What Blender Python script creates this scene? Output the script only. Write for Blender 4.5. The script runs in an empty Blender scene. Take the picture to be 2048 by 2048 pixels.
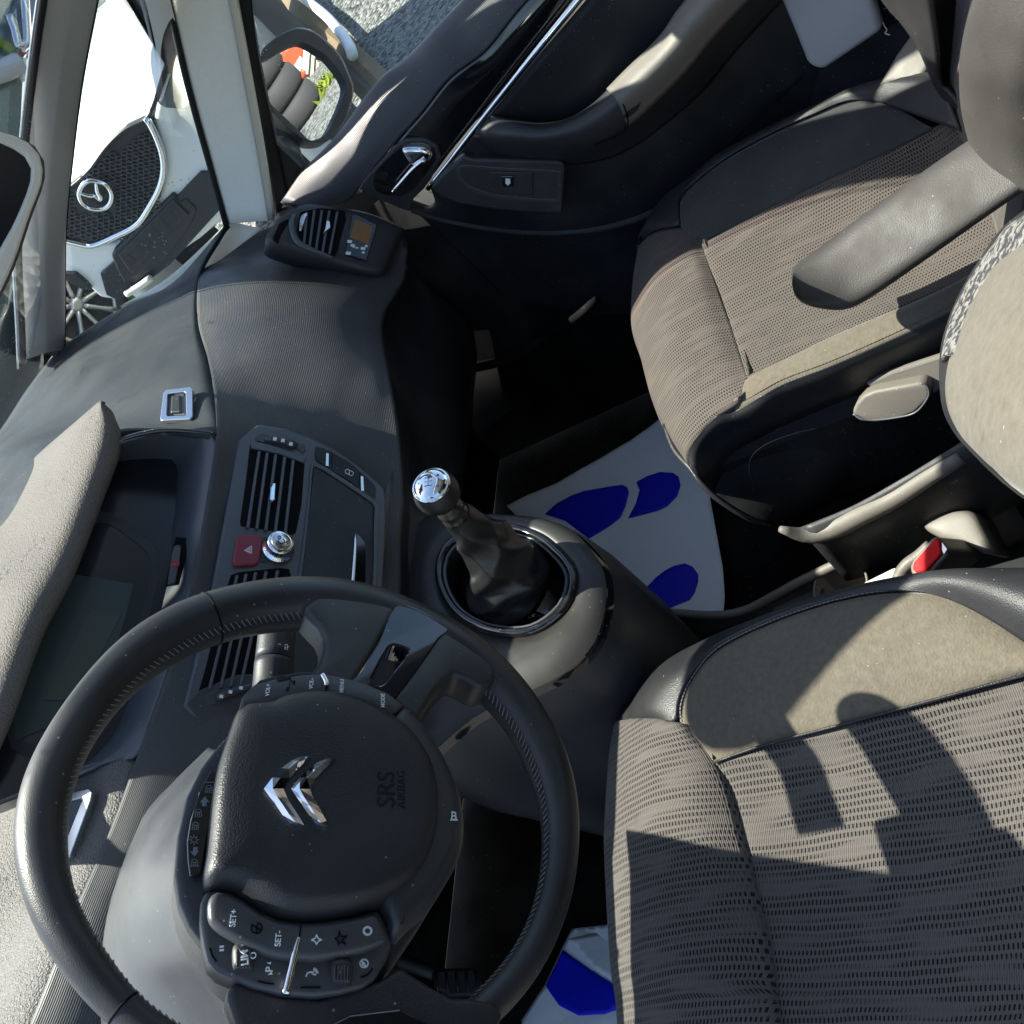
import bpy, bmesh, math, random
from mathutils import Vector, Matrix
import numpy as np
random.seed(7)
sc = bpy.context.scene
col = sc.collection

# ---------------------------------------------------------------- camera, sky, sun, exposure
R = np.array([[0.07461384191736983, -0.7784072360179219, -0.623309673845408], [-0.8049589260425133, 0.32193304679756213, -0.49839767331331164], [0.588620337721025, 0.5389260508590933, -0.602565191266977]])
C = np.array([-0.20386816732529253, -0.528166587346972, 1.2241710749034653])
F = 1899.54
cam_data = bpy.data.cameras.new('camera'); cam = bpy.data.objects.new('camera', cam_data); col.objects.link(cam)
cam_data.sensor_width = 36; cam_data.sensor_height = 36; cam_data.lens = 36*F/2048
cam_data.clip_start = 0.02; cam_data.clip_end = 400
rot = Matrix(((R[0][0], -R[1][0], -R[2][0]), (R[0][1], -R[1][1], -R[2][1]), (R[0][2], -R[1][2], -R[2][2])))
cam.matrix_world = Matrix.Translation(Vector(C)) @ rot.to_4x4()
sc.camera = cam

SUN = Vector((.055, .80, 1.0)).normalized()        # direction towards the sun
az = math.atan2(SUN.x, SUN.y); el = math.asin(SUN.z)
world = bpy.data.worlds.new('World'); sc.world = world; world.use_nodes = True
wn = world.node_tree; bg = wn.nodes['Background']
sky = wn.nodes.new('ShaderNodeTexSky'); sky.sky_type = 'NISHITA'; sky.sun_disc = False
sky.sun_elevation = el; sky.sun_rotation = az
wn.links.new(sky.outputs[0], bg.inputs[0]); bg.inputs[1].default_value = 0.10
sl = bpy.data.lights.new('sun', 'SUN'); sl.energy = 5.0; sl.angle = math.radians(.53); sl.color = (1, .93, .82)
so = bpy.data.objects.new('sun', sl); col.objects.link(so)
so.rotation_euler = (-SUN).to_track_quat('-Z', 'Y').to_euler(); so.location = (2, 4, 6)
sc.view_settings.view_transform = 'Standard'; sc.view_settings.look = 'None'
sc.view_settings.exposure = 1.55; sc.view_settings.gamma = 1; sc.view_settings.use_curve_mapping = False

# ---------------------------------------------------------------- photo measurements -> metres
def U(px, py, ax, v):
    r = R.T @ np.array([(px-1024)/F, (py-1024)/F, 1.0]); i = 'xyz'.index(ax)
    return Vector(C + r*((v-C[i])/r[i]))
def UP(px, py, O, N):
    r = R.T @ np.array([(px-1024)/F, (py-1024)/F, 1.0]); O = np.array(O, float); N = np.array(N, float)
    return Vector(C + r*(((O-C) @ N)/(r @ N)))
def L(ax, v, *pts): return [U(p[0], p[1], ax, v) for p in pts]
def L3(ax, *pts): return [U(p[0], p[1], ax, p[2]) for p in pts]
class Pl:
    def __init__(s, O, N): s.O = Vector(O); s.N = Vector(N).normalized()
    def at(s, p, h=0): return UP(p[0], p[1], s.O+s.N*h, s.N)
    def all(s, pts, h=0): return [s.at(p, h) for p in pts]

# ---------------------------------------------------------------- materials
MATS = {}
def nodes(m): return m.node_tree.nodes, m.node_tree.links
def mat(name, c, rough=.5, metal=0, bump=None, spec=.5, var=0, vscale=8, coat=0, coord='Object', sparkle=0, sheen=0):
    m = bpy.data.materials.new(name); m.use_nodes = True; n, l = nodes(m); b = n['Principled BSDF']
    b.inputs['Base Color'].default_value = (*c, 1); b.inputs['Roughness'].default_value = rough
    b.inputs['Metallic'].default_value = metal; b.inputs['Specular IOR Level'].default_value = spec
    b.inputs['Coat Weight'].default_value = coat
    if sheen: b.inputs['Sheen Weight'].default_value = sheen; b.inputs['Sheen Roughness'].default_value = .4
    tc = n.new('ShaderNodeTexCoord')
    if var:
        no = n.new('ShaderNodeTexNoise'); no.inputs['Scale'].default_value = vscale; no.inputs['Detail'].default_value = 6
        l.new(tc.outputs[coord], no.inputs[0]); mx = n.new('ShaderNodeMix'); mx.data_type = 'RGBA'
        mx.inputs[6].default_value = (*[x*(1-var) for x in c], 1); mx.inputs[7].default_value = (*[min(1, x*(1+var)) for x in c], 1)
        l.new(no.outputs[0], mx.inputs[0]); l.new(mx.outputs[2], b.inputs['Base Color'])
    if bump:
        kind, s, st = bump
        if kind == 'voronoi': t = n.new('ShaderNodeTexVoronoi'); t.inputs['Scale'].default_value = s; o = t.outputs[0]
        else: t = n.new('ShaderNodeTexNoise'); t.inputs['Scale'].default_value = s; t.inputs['Detail'].default_value = 3; o = t.outputs[0]
        l.new(tc.outputs[coord], t.inputs['Vector']); bp = n.new('ShaderNodeBump'); bp.inputs['Strength'].default_value = st
        bp.inputs['Distance'].default_value = .0006; l.new(o, bp.inputs['Height']); l.new(bp.outputs[0], b.inputs['Normal'])
    MATS[name] = m; return m
def math_(n, l, op, a, b=None, c=None):
    x = n.new('ShaderNodeMath'); x.operation = op
    for i, v in enumerate((a, b, c)):
        if v is None: continue
        if isinstance(v, (int, float)): x.inputs[i].default_value = v
        else: l.new(v, x.inputs[i])
    return x.outputs[0]
def ribbed(name, c, rough, pitch, depth, ang=0):
    m = mat(name, c, rough); n, l = nodes(m); b = n['Principled BSDF']
    tc = n.new('ShaderNodeUVMap'); sp = n.new('ShaderNodeSeparateXYZ'); l.new(tc.outputs[0], sp.inputs[0])
    no = n.new('ShaderNodeTexNoise'); no.inputs['Scale'].default_value = 120; l.new(tc.outputs[0], no.inputs[0])
    v = math_(n, l, 'ADD', sp.outputs[1], math_(n, l, 'MULTIPLY', no.outputs[0], pitch*.25))
    s = math_(n, l, 'SINE', math_(n, l, 'MULTIPLY', v, 2*math.pi/pitch))
    bp = n.new('ShaderNodeBump'); bp.inputs['Strength'].default_value = 1; bp.inputs['Distance'].default_value = depth
    l.new(s, bp.inputs['Height']); l.new(bp.outputs[0], b.inputs['Normal']); return m
def woven(name, base, dark, pu, pv, wave=0.0, zebra=.85):
    """seat cloth: light ribs with wavy rows of small dark slots"""
    m = mat(name, base, .9, spec=.2, sheen=.15); n, l = nodes(m); b = n['Principled BSDF']
    uv = n.new('ShaderNodeUVMap'); sp = n.new('ShaderNodeSeparateXYZ'); l.new(uv.outputs[0], sp.inputs[0])
    mp0 = n.new('ShaderNodeMapping'); mp0.inputs['Scale'].default_value = (14, 9, 1); l.new(uv.outputs[0], mp0.inputs[0])
    no = n.new('ShaderNodeTexNoise'); no.inputs['Scale'].default_value = 1; no.inputs['Detail'].default_value = 2
    l.new(mp0.outputs[0], no.inputs[0]); w = math_(n, l, 'MULTIPLY', math_(n, l, 'SUBTRACT', no.outputs[0], .5), wave)
    u = math_(n, l, 'DIVIDE', math_(n, l, 'ADD', sp.outputs[0], w), pu); v = math_(n, l, 'DIVIDE', sp.outputs[1], pv)
    vv = math_(n, l, 'ADD', v, math_(n, l, 'MULTIPLY', math_(n, l, 'FLOOR', u), .5))
    fu = math_(n, l, 'ABSOLUTE', math_(n, l, 'SUBTRACT', math_(n, l, 'FRACT', u), .5))
    fv = math_(n, l, 'ABSOLUTE', math_(n, l, 'SUBTRACT', math_(n, l, 'FRACT', vv), .5))
    slot = math_(n, l, 'MULTIPLY', math_(n, l, 'LESS_THAN', fu, .30), math_(n, l, 'LESS_THAN', fv, .24))
    mp = n.new('ShaderNodeMapping'); mp.inputs['Scale'].default_value = (.42/pu, 14, 1)
    cmb = n.new('ShaderNodeCombineXYZ'); l.new(math_(n, l, 'MULTIPLY', u, pu), cmb.inputs[0]); l.new(sp.outputs[1], cmb.inputs[1]); l.new(cmb.outputs[0], mp.inputs[0])
    n2 = n.new('ShaderNodeTexNoise'); n2.inputs['Scale'].default_value = 1; n2.inputs['Detail'].default_value = 1; l.new(mp.outputs[0], n2.inputs[0])
    msk = n.new('ShaderNodeMapRange'); msk.inputs[1].default_value = .38; msk.inputs[2].default_value = .50; l.new(n2.outputs[0], msk.inputs[0])
    slot = math_(n, l, 'MULTIPLY', slot, math_(n, l, 'ADD', math_(n, l, 'MULTIPLY', msk.outputs[0], zebra), .97-zebra))
    mx = n.new('ShaderNodeMix'); mx.data_type = 'RGBA'; mx.inputs[6].default_value = (*base, 1); mx.inputs[7].default_value = (*dark, 1)
    l.new(slot, mx.inputs[0]); l.new(mx.outputs[2], b.inputs['Base Color'])
    rib = math_(n, l, 'SINE', math_(n, l, 'MULTIPLY', v, 4*math.pi))
    h = math_(n, l, 'SUBTRACT', math_(n, l, 'MULTIPLY', rib, .2), slot)
    bp = n.new('ShaderNodeBump'); bp.inputs['Strength'].default_value = .9; bp.inputs['Distance'].default_value = .001
    l.new(h, bp.inputs['Height']); l.new(bp.outputs[0], b.inputs['Normal']); return m

plastic = mat('soft_black_plastic', (.026, .027, .03), .45, bump=('noise', 900, .35), spec=.5)
plastic_d = mat('deep_black_plastic', (.012, .013, .015), .5, bump=('noise', 700, .3), spec=.35)
plastic_g = mat('grey_black_plastic', (.045, .047, .052), .38, bump=('noise', 900, .2), spec=.5)
smooth_top = mat('smooth_slush_skin', (.037, .043, .048), .6, bump=('noise', 1500, .5), spec=.12, var=.08)
glint_skin = mat('glint_slush_skin', (.11, .098, .088), .45, bump=('noise', 520, 3.0), spec=.45, var=.4, vscale=420)  # warm light base and mottling put sun glare and glints into the colour
rib_mat = ribbed('ribbed_slush_skin', (.043, .042, .042), .5, .0024, .00012)
rib_door = ribbed('fine_ribbed_door_skin', (.03, .032, .04), .45, .0024, .00012)
bezel = mat('satin_grey_bezel', (.075, .08, .09), .36, spec=.55)
pod_grey = mat('pod_grey_satin', (.030, .028, .026), .42, spec=.4, var=.1)
satin_black = mat('satin_black', (.03, .029, .028), .25, spec=.7)
emboss = mat('embossed_mark', (.009, .009, .010), .6, spec=.2)
gaiter = mat('gaiter_leather', (.016, .016, .017), .30, bump=('voronoi', 900, .4), spec=.6)
tray = mat('matt_tray_door', (.022, .024, .027), .5, spec=.4)
hood_mat = mat('hood_skin', (.125, .108, .092), .6, bump=('noise', 520, 3.0), spec=.3, var=.4, vscale=420)  # sun glare and glints are put into this pale, mottled colour
leather = mat('black_leather', (.018, .018, .02), .42, bump=('voronoi', 850, .35), spec=.35)
leather_s = mat('smooth_black_leather', (.02, .02, .021), .40, bump=('voronoi', 1300, .22), spec=.5)
leather_w = mat('worn_seat_leather', (.040, .035, .031), .62, bump=('voronoi', 800, .35), spec=.45)
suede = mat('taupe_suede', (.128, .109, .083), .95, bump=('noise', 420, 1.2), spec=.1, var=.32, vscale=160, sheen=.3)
suede_shade = mat('shaded_suede', (.04, .041, .042), .95, bump=('noise', 500, .5), spec=.1, var=.15, vscale=60, sheen=.25)  # darker copy of the suede, with shade put into the colour
cloth_p = woven('passenger_seat_cloth', (.108, .090, .078), (.010, .008, .007), .0058, .0036, .002, .55)
cloth_d = woven('driver_seat_cloth', (.112, .099, .089), (.010, .009, .009), .0064, .0034, .010)
chrome = mat('chrome', (.85, .87, .9), .08, metal=1)
chrome_s = mat('satin_chrome', (.6, .62, .65), .25, metal=1)
gloss = mat('piano_black', (.006, .006, .007), .06, spec=.6, coat=.5)
black = mat('void_black', (.004, .004, .005), .7, spec=.1)
rubber = mat('seal_rubber', (.01, .01, .012), .6, spec=.3)
glass_d = mat('dark_display_glass', (.012, .014, .02), .22, spec=.5)
lcd = mat('lcd_grey_green', (.035, .05, .05), .4, spec=.4)
lcd2 = mat('lcd_olive', (.05, .06, .045), .4, spec=.4)
orange_lcd = mat('orange_lcd', (.24, .11, .02), .35)
red = mat('hazard_red', (.22, .018, .035), .38, spec=.5)
belt_red = mat('buckle_red', (.70, .008, .012), .6, spec=.2)
white_p = mat('print_white', (.8, .82, .82), .6)
grey_p = mat('print_grey', (.16, .17, .18), .6)
red_p = mat('print_red', (.55, .05, .07), .6)
cream = mat('pillar_sunlit_cloth', (.74, .72, .64), .9, bump=('noise', 700, .6), spec=.15, var=.06, vscale=120)  # paler than the trim itself: sunlit look put into the colour
greytrim = mat('pillar_grey_cloth', (.5, .5, .49), .9, bump=('noise', 700, .6), spec=.2, var=.06, vscale=120)
bgrey = mat('lower_pillar_grey', (.45, .45, .46), .6, spec=.3, bump=('noise', 900, .2))
taupe_pl = mat('taupe_plastic', (.15, .135, .115), .5, bump=('noise', 900, .6), spec=.4)
paper = mat('paper_mat', (.86, .88, .90), .7, var=.06, vscale=14, bump=('noise', 12, .6))
blue = mat('print_blue', (.0, .006, .62), .6)
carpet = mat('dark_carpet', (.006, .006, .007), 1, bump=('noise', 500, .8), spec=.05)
stitch_m = mat('grey_stitching', (.16, .155, .15), .8)
mirror_glass = mat('mirror_glass', (.95, .96, .97), .0, metal=1)
white_paint = mat('white_car_paint', (.80, .82, .80), .25, spec=.5, coat=.6)
rubber_t = mat('tyre_rubber', (.035, .034, .034), .75, bump=('noise', 60, .4))
silver = mat('alloy_silver', (.5, .49, .46), .35, metal=.7)
grille_m = mat('grille_black', (.018, .022, .026), .4)
dark_paint = mat('dark_car_paint', (.03, .04, .045), .2, coat=.8)
lamp_glass = mat('lamp_glass', (.08, .11, .14), .08, spec=.8, coat=1)
red_lamp = mat('red_lamp', (.6, .02, .06), .2)
wood = mat('weathered_wood', (.16, .115, .06), .85, var=.4, vscale=25, bump=('noise', 60, .8))
stone_m = mat('buff_stone', (.45, .38, .27), .9, var=.25, vscale=6)
orange_m = mat('orange_plastic', (.75, .08, .03), .4)
leaf_m = mat('moss_green', (.16, .2, .02), .9, var=.4, vscale=20)

def dusty(m, scale=260, amt=.10, col_=(.30, .29, .27), rv=.25):
    n, l = nodes(m); b = n['Principled BSDF']; tc = n.new('ShaderNodeTexCoord')
    vo = n.new('ShaderNodeTexVoronoi'); vo.inputs['Scale'].default_value = scale; l.new(tc.outputs['Object'], vo.inputs[0])
    sc_ = n.new('ShaderNodeSeparateColor'); l.new(vo.outputs['Color'], sc_.inputs[0])
    thr = math_(n, l, 'MULTIPLY', math_(n, l, 'GREATER_THAN', sc_.outputs[0], 1-amt), math_(n, l, 'MULTIPLY', sc_.outputs[1], .22))
    f = math_(n, l, 'LESS_THAN', vo.outputs['Distance'], thr)
    n1 = n.new('ShaderNodeTexNoise'); n1.inputs['Scale'].default_value = 7; n1.inputs['Detail'].default_value = 6; l.new(tc.outputs['Object'], n1.inputs[0])
    mr = n.new('ShaderNodeMapRange'); mr.inputs[1].default_value = .45; mr.inputs[2].default_value = .8; mr.inputs[3].default_value = 0; mr.inputs[4].default_value = .10; l.new(n1.outputs[0], mr.inputs[0])
    f2 = math_(n, l, 'MAXIMUM', math_(n, l, 'MULTIPLY', f, .7), mr.outputs[0])
    mx = n.new('ShaderNodeMix'); mx.data_type = 'RGBA'; mx.inputs[7].default_value = (*col_, 1); l.new(f2, mx.inputs[0])
    i = b.inputs['Base Color']
    if i.is_linked: l.new(i.links[0].from_socket, mx.inputs[6])
    else: mx.inputs[6].default_value = i.default_value
    l.new(mx.outputs[2], i)
    r0 = b.inputs['Roughness'].default_value; n2 = n.new('ShaderNodeTexNoise'); n2.inputs['Scale'].default_value = 16; n2.inputs['Detail'].default_value = 7; l.new(tc.outputs['Object'], n2.inputs[0])
    m2 = n.new('ShaderNodeMapRange'); m2.inputs[1].default_value = .3; m2.inputs[2].default_value = .7; m2.inputs[3].default_value = r0*(1-rv); m2.inputs[4].default_value = min(1, r0*(1+rv)); l.new(n2.outputs[0], m2.inputs[0]); l.new(m2.outputs[0], b.inputs['Roughness'])
for m_ in (plastic, plastic_d, plastic_g, smooth_top, rib_mat, rib_door, bezel, pod_grey, leather, leather_s, suede_shade, carpet, tray, gaiter): dusty(m_)
dusty(leather_w, amt=.03); dusty(gloss, amt=.05, rv=.6); dusty(suede, amt=.03); dusty(taupe_pl, amt=.08, col_=(.4, .38, .35))
for nd in paper.node_tree.nodes:
    if nd.type == 'BUMP': nd.inputs['Distance'].default_value = .008
    if nd.type == 'TEX_NOISE': nd.inputs['Detail'].default_value = 7
flake = mat('flaking_leather', (.30, .28, .26), .8); n, l = nodes(flake); tc = n.new('ShaderNodeTexCoord'); vo = n.new('ShaderNodeTexVoronoi'); vo.inputs['Scale'].default_value = 330; l.new(tc.outputs['Object'], vo.inputs[0])
no = n.new('ShaderNodeTexNoise'); no.inputs['Scale'].default_value = 230; no.inputs['Detail'].default_value = 6; l.new(tc.outputs['Object'], no.inputs[0])
cr = n.new('ShaderNodeValToRGB'); cr.color_ramp.elements[0].position = .47; cr.color_ramp.elements[0].color = (.03, .03, .035, 1); cr.color_ramp.elements[1].position = .55; cr.color_ramp.elements[1].color = (.20, .185, .17, 1)
l.new(no.outputs[0], cr.inputs[0]); l.new(cr.outputs[0], n['Principled BSDF'].inputs['Base Color']); bp = n.new('ShaderNodeBump'); bp.inputs['Distance'].default_value = .002; l.new(vo.outputs[0], bp.inputs['Height']); l.new(bp.outputs[0], n['Principled BSDF'].inputs['Normal'])

# ---------------------------------------------------------------- object helpers
def tag(o, label=None, cat=None, group=None, kind=None):
    if label: o['label'] = label
    if cat: o['category'] = cat
    if group: o['group'] = group
    if kind: o['kind'] = kind
    return o
def thing(name, label, cat, loc=(0, 0, 0), group=None):
    o = bpy.data.objects.new(name, None); col.objects.link(o); o.location = loc; o.empty_display_size = .05
    return tag(o, label, cat, group)
def link(o, parent):
    col.objects.link(o)
    if parent is not None:
        o.parent = parent
        if parent.type == 'EMPTY': o.matrix_parent_inverse = Matrix.Translation(-parent.location)
    return o
def mk(name, verts, faces, m, parent=None, smooth=True, uvs=None, bevel=0, seg=2, solid=0):
    me = bpy.data.meshes.new(name); me.from_pydata([tuple(v) for v in verts], [], faces)
    me.materials.append(m)
    if uvs is not None:
        lay = me.uv_layers.new(name='UVMap')
        for lp in me.loops: lay.data[lp.index].uv = uvs[lp.vertex_index]
    me.update()
    for p in me.polygons: p.use_smooth = smooth
    o = bpy.data.objects.new(name, me); link(o, parent)
    if solid:
        s = o.modifiers.new('s', 'SOLIDIFY'); s.thickness = abs(solid); s.offset = -1 if solid > 0 else 1
    if bevel:
        b = o.modifiers.new('b', 'BEVEL'); b.width = bevel; b.segments = seg; b.limit_method = 'ANGLE'; b.angle_limit = math.radians(35)
        b.harden_normals = False
    return o
def crom(p0, p1, p2, p3, t):
    return .5*((2*p1)+(-p0+p2)*t+(2*p0-5*p1+4*p2-p3)*t*t+(-p0+3*p1-3*p2+p3)*t*t*t)
def sm(pts, n, closed=False):
    """resample a polyline smoothly into n+1 points (n if closed)"""
    pts = [Vector(p) for p in pts]; k = len(pts)
    segs = k if closed else k-1
    dl = [(pts[(i+1) % k]-pts[i]).length for i in range(segs)]
    tot = sum(dl) or 1; out = []; cum = [0]
    for d in dl: cum.append(cum[-1]+d)
    for j in range(n if closed else n+1):
        s = tot*j/n; i = 0
        while i < segs-1 and cum[i+1] < s: i += 1
        t = (s-cum[i])/(dl[i] or 1); t = min(max(t, 0), 1)
        if closed: a, b_, c_, d_ = pts[(i-1) % k], pts[i], pts[(i+1) % k], pts[(i+2) % k]
        else:
            b_, c_ = pts[i], pts[i+1]; a = pts[i-1] if i > 0 else b_*2-c_; d_ = pts[i+2] if i+2 < k else c_*2-b_
        out.append(crom(a, b_, c_, d_, t))
    return out
def grid(name, rows, m, parent=None, uvx=False, nu=24, nv=None, thick=.004, smooth_rows=True, flipcheck=True, lin=False):
    """rows: list of polylines; smooth surface through them with a real thickness"""
    rr = [sm(r, nu) for r in rows]
    if nv is None: nv = 6*(len(rows)-1)
    cols = [[rr[i][j] for i in range(len(rr))] for j in range(nu+1)]
    if lin:
        nc = []
        for c_ in cols:
            o = []
            for i in range(len(c_)-1):
                kk = max(1, nv//(len(c_)-1))
                for t in range(kk): o.append(c_[i].lerp(c_[i+1], t/kk))
            o.append(c_[-1]); nc.append(o)
        cols = nc; nv = len(cols[0])-1
    else:
        nc = []
        for c_ in cols:    # parameter-uniform so rows stay aligned
            o = []; k = len(c_)
            for j in range(nv+1):
                s = (k-1)*j/nv; i = min(int(s), k-2); t = s-i
                b_, d_ = c_[i], c_[i+1]; a = c_[i-1] if i > 0 else b_*2-d_; e = c_[i+2] if i+2 < k else d_*2-b_
                o.append(crom(a, b_, d_, e, t))
            nc.append(o)
        cols = nc
    V = []; UVs = []; Fs = []
    mid = len(cols)//2
    vl = [0]
    for j in range(nv): vl.append(vl[-1]+(cols[mid][j+1]-cols[mid][j]).length)
    ul = [0]; h = (nv+1)//2
    for i in range(nu): ul.append(ul[-1]+(cols[i+1][h]-cols[i][h]).length)
    for i in range(nu+1):
        acc = 0
        for j in range(nv+1):
            V.append(cols[i][j])
            if uvx:
                k_ = nv-j
                UVs.append((cols[i][j].x, sum((cols[i][q+1]-cols[i][q]).length for q in range(j, nv))))
            else: UVs.append((ul[i], vl[j]))
    w = nv+1
    for i in range(nu):
        for j in range(nv): Fs.append((i*w+j, (i+1)*w+j, (i+1)*w+j+1, i*w+j+1))
    if flipcheck:
        s = 0
        for f in Fs[::7]:
            a, b_, c_ = V[f[0]], V[f[1]], V[f[2]]; nn = (b_-a).cross(c_-a)
            s += nn.dot(Vector(C)-a)
        if s < 0: Fs = [f[::-1] for f in Fs]
    return mk(name, V, Fs, m, parent, uvs=UVs, solid=thick)
def plate(name, pts, N, thick, m, parent=None, bevel=.0015, seg=2, smooth=False):
    """flat panel: outline points (top face), pushed back along -N"""
    N = Vector(N).normalized(); k = len(pts); pts = [Vector(p) for p in pts]
    nn = Vector((0, 0, 0))
    for i in range(k): nn += pts[i].cross(pts[(i+1) % k])
    if nn.dot(N) < 0: pts = pts[::-1]
    V = pts+[p-N*thick for p in pts]
    Fs = [tuple(range(k)), tuple(range(2*k-1, k-1, -1))]+[(i, i+k, (i+1) % k+k, (i+1) % k) for i in range(k)]
    return mk(name, V, Fs, m, parent, smooth=smooth, bevel=bevel, seg=seg)
def frame(name, outer, inner, N, thick, m, parent=None, bevel=.001, n=48):
    """ring-shaped panel between two outlines"""
    N = Vector(N).normalized(); k = n
    o = sm(outer, n, True) if len(outer) != n else outer; i_ = sm(inner, n, True) if len(inner) != n else inner
    nn = Vector((0, 0, 0))
    for i in range(k): nn += o[i].cross(o[(i+1) % k])
    V = o+i_+[p-N*thick for p in o]+[p-N*thick for p in i_]; Fs = []
    for i in range(k):
        j = (i+1) % k
        Fs += [(i, j, k+j, k+i), (2*k+i, 3*k+i, 3*k+j, 2*k+j), (i, 2*k+i, 2*k+j, j), (k+i, k+j, 3*k+j, 3*k+i)]
    if nn.dot(N) < 0: Fs = [f[::-1] for f in Fs]
    return mk(name, V, Fs, m, parent, smooth=False, bevel=bevel)
def frame_lin(name, outer, inner, N, thick, m, parent=None, bevel=.001):
    return frame(name, [Vector(p) for p in outer], [Vector(p) for p in inner], N, thick, m, parent, bevel, n=len(outer))
def inflate(name, pts, N, h, m, parent=None, rings=8, p=3.0, base=.01, n=64, center=None, smooth_outline=True):
    """cushioned shape: outline at its base, domed towards N"""
    N = Vector(N).normalized(); o = sm(pts, n, True) if smooth_outline else [Vector(q) for q in pts]; n = len(o)
    nn = Vector((0, 0, 0))
    for i in range(n): nn += o[i].cross(o[(i+1) % n])
    if nn.dot(N) < 0: o = o[::-1]
    c = center or sum(o, Vector((0, 0, 0)))/n
    V = [q-N*base for q in o]; Fs = []
    for r in range(rings+1):
        s = 1-(r/(rings+1)); s2 = s if r else 1
        prof = h*(1-s2**p)**(1/p) if p else h*(1-s2*s2)
        V += [c+(q-c)*s2+N*prof for q in o]
    V.append(c+N*h)
    for r in range(rings+1):
        for i in range(n):
            j = (i+1) % n; a = r*n; b_ = (r+1)*n; Fs.append((a+i, a+j, b_+j, b_+i))
    a = (rings+1)*n
    for i in range(n): Fs.append((a+i, a+(i+1) % n, len(V)-1))
    Fs.append(tuple(range(n-1, -1, -1)))
    return mk(name, V, Fs, m, parent)
def tube(name, pts, rad, m, parent=None, n=12, sub=4, closed=False, sq=None, cap=True, N=None, smooth=True):
    """swept tube; rad a number or list; sq=(axis vector, factor) flattens the section along an axis"""
    P = [Vector(p) for p in pts]; k = len(P)
    rl = [rad]*k if isinstance(rad, (int, float)) else list(rad)
    Q = sm(P, sub*(k if closed else k-1), closed) if sub > 1 else P
    K = len(Q); rr = []
    for i in range(K):
        s = i/(K if closed else K-1)*(k if closed else k-1); a = int(s) % k; b_ = (a+1) % k if closed else min(a+1, k-1); t = s-int(s)
        rr.append(rl[a]*(1-t)+rl[b_]*t)
    V = []; Fs = []; prev = None
    for i in range(K):
        a = Q[(i-1) % K] if (closed or i > 0) else Q[i]; b_ = Q[(i+1) % K] if (closed or i < K-1) else Q[i]
        T = (b_-a).normalized()
        ref = Vector(N).normalized() if N is not None else (prev if prev is not None else (Vector((0, 0, 1)) if abs(T.z) < .9 else Vector((1, 0, 0))))
        X = (ref-T*ref.dot(T)).normalized(); Y = T.cross(X); prev = X
        for j in range(n):
            an = 2*math.pi*j/n; d = X*math.cos(an)*(sq if sq else 1)+Y*math.sin(an); V.append(Q[i]+d*rr[i])
    for i in range(K if closed else K-1):
        for j in range(n):
            a = i*n; b_ = ((i+1) % K)*n; Fs.append((a+j, a+(j+1) % n, b_+(j+1) % n, b_+j))
    if not closed and cap: Fs += [tuple(range(n-1, -1, -1)), tuple(range((K-1)*n, K*n))]
    return mk(name, V, Fs, m, parent, smooth=smooth)
def lathe(name, prof, O, A, m, parent=None, n=32, flute=0, fn=24):
    """prof: list of (radius, height along A)"""
    A = Vector(A).normalized(); X = A.orthogonal().normalized(); Y = A.cross(X); O = Vector(O); V = []; Fs = []
    for r, h in prof:
        for j in range(n):
            an = 2*math.pi*j/n; q = r*(1+flute*math.cos(fn*an)) if flute else r
            V.append(O+A*h+(X*math.cos(an)+Y*math.sin(an))*q)
    for i in range(len(prof)-1):
        for j in range(n): Fs.append((i*n+j, i*n+(j+1) % n, (i+1)*n+(j+1) % n, (i+1)*n+j))
    Fs += [tuple(range(n-1, -1, -1)), tuple(range((len(prof)-1)*n, len(prof)*n))]
    return mk(name, V, Fs, m, parent)
def box(name, lo, hi, m, parent=None, bevel=.005):
    x0, y0, z0 = lo; x1, y1, z1 = hi
    V = [(x, y, z) for x in (x0, x1) for y in (y0, y1) for z in (z0, z1)]
    return mk(name, V, [(0, 1, 3, 2), (4, 6, 7, 5), (0, 4, 5, 1), (2, 3, 7, 6), (0, 2, 6, 4), (1, 5, 7, 3)], m, parent, smooth=False, bevel=bevel)
def strokes(name, polys, f, w, m, parent=None, N=(0, 0, 1), t=.0004):
    """printed line work: polylines in 2D, f maps them to metres on a surface with normal N; one thin raised mesh"""
    N = Vector(N).normalized(); V = []; Fs = []
    for pl in polys:
        P = [Vector(f(p)) for p in pl]; fill = len(pl) > 3 and pl[0] == 'x'
        for i in range(len(P)-1):
            a, b_ = P[i], P[i+1]; d = (b_-a)
            if d.length < 1e-7: continue
            d.normalize(); s = N.cross(d)*w*.5; a2 = a-d*w*.3; b2 = b_+d*w*.3
            k = len(V); q = [a2-s, b2-s, b2+s, a2+s]; V += [x+N*t for x in q]+q
            Fs += [(k, k+1, k+2, k+3), (k, k+4, k+5, k+1), (k+1, k+5, k+6, k+2), (k+2, k+6, k+7, k+3), (k+3, k+7, k+4, k)]
    return mk(name, V, Fs, m, parent, smooth=False)
def fills(name, polys, f, m, parent=None, N=(0, 0, 1), t=.0004):
    N = Vector(N).normalized(); V = []; Fs = []
    for pl in polys:
        P = [Vector(f(p)) for p in pl]; nn = Vector((0, 0, 0)); k = len(P)
        for i in range(k): nn += P[i].cross(P[(i+1) % k])
        if nn.dot(N) < 0: P = P[::-1]
        b0 = len(V); V += [x+N*t for x in P]+P; Fs.append(tuple(range(b0, b0+k)))
        Fs += [(b0+i, b0+k+i, b0+k+(i+1) % k, b0+(i+1) % k) for i in range(k)]
    return mk(name, V, Fs, m, parent, smooth=False)
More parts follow.
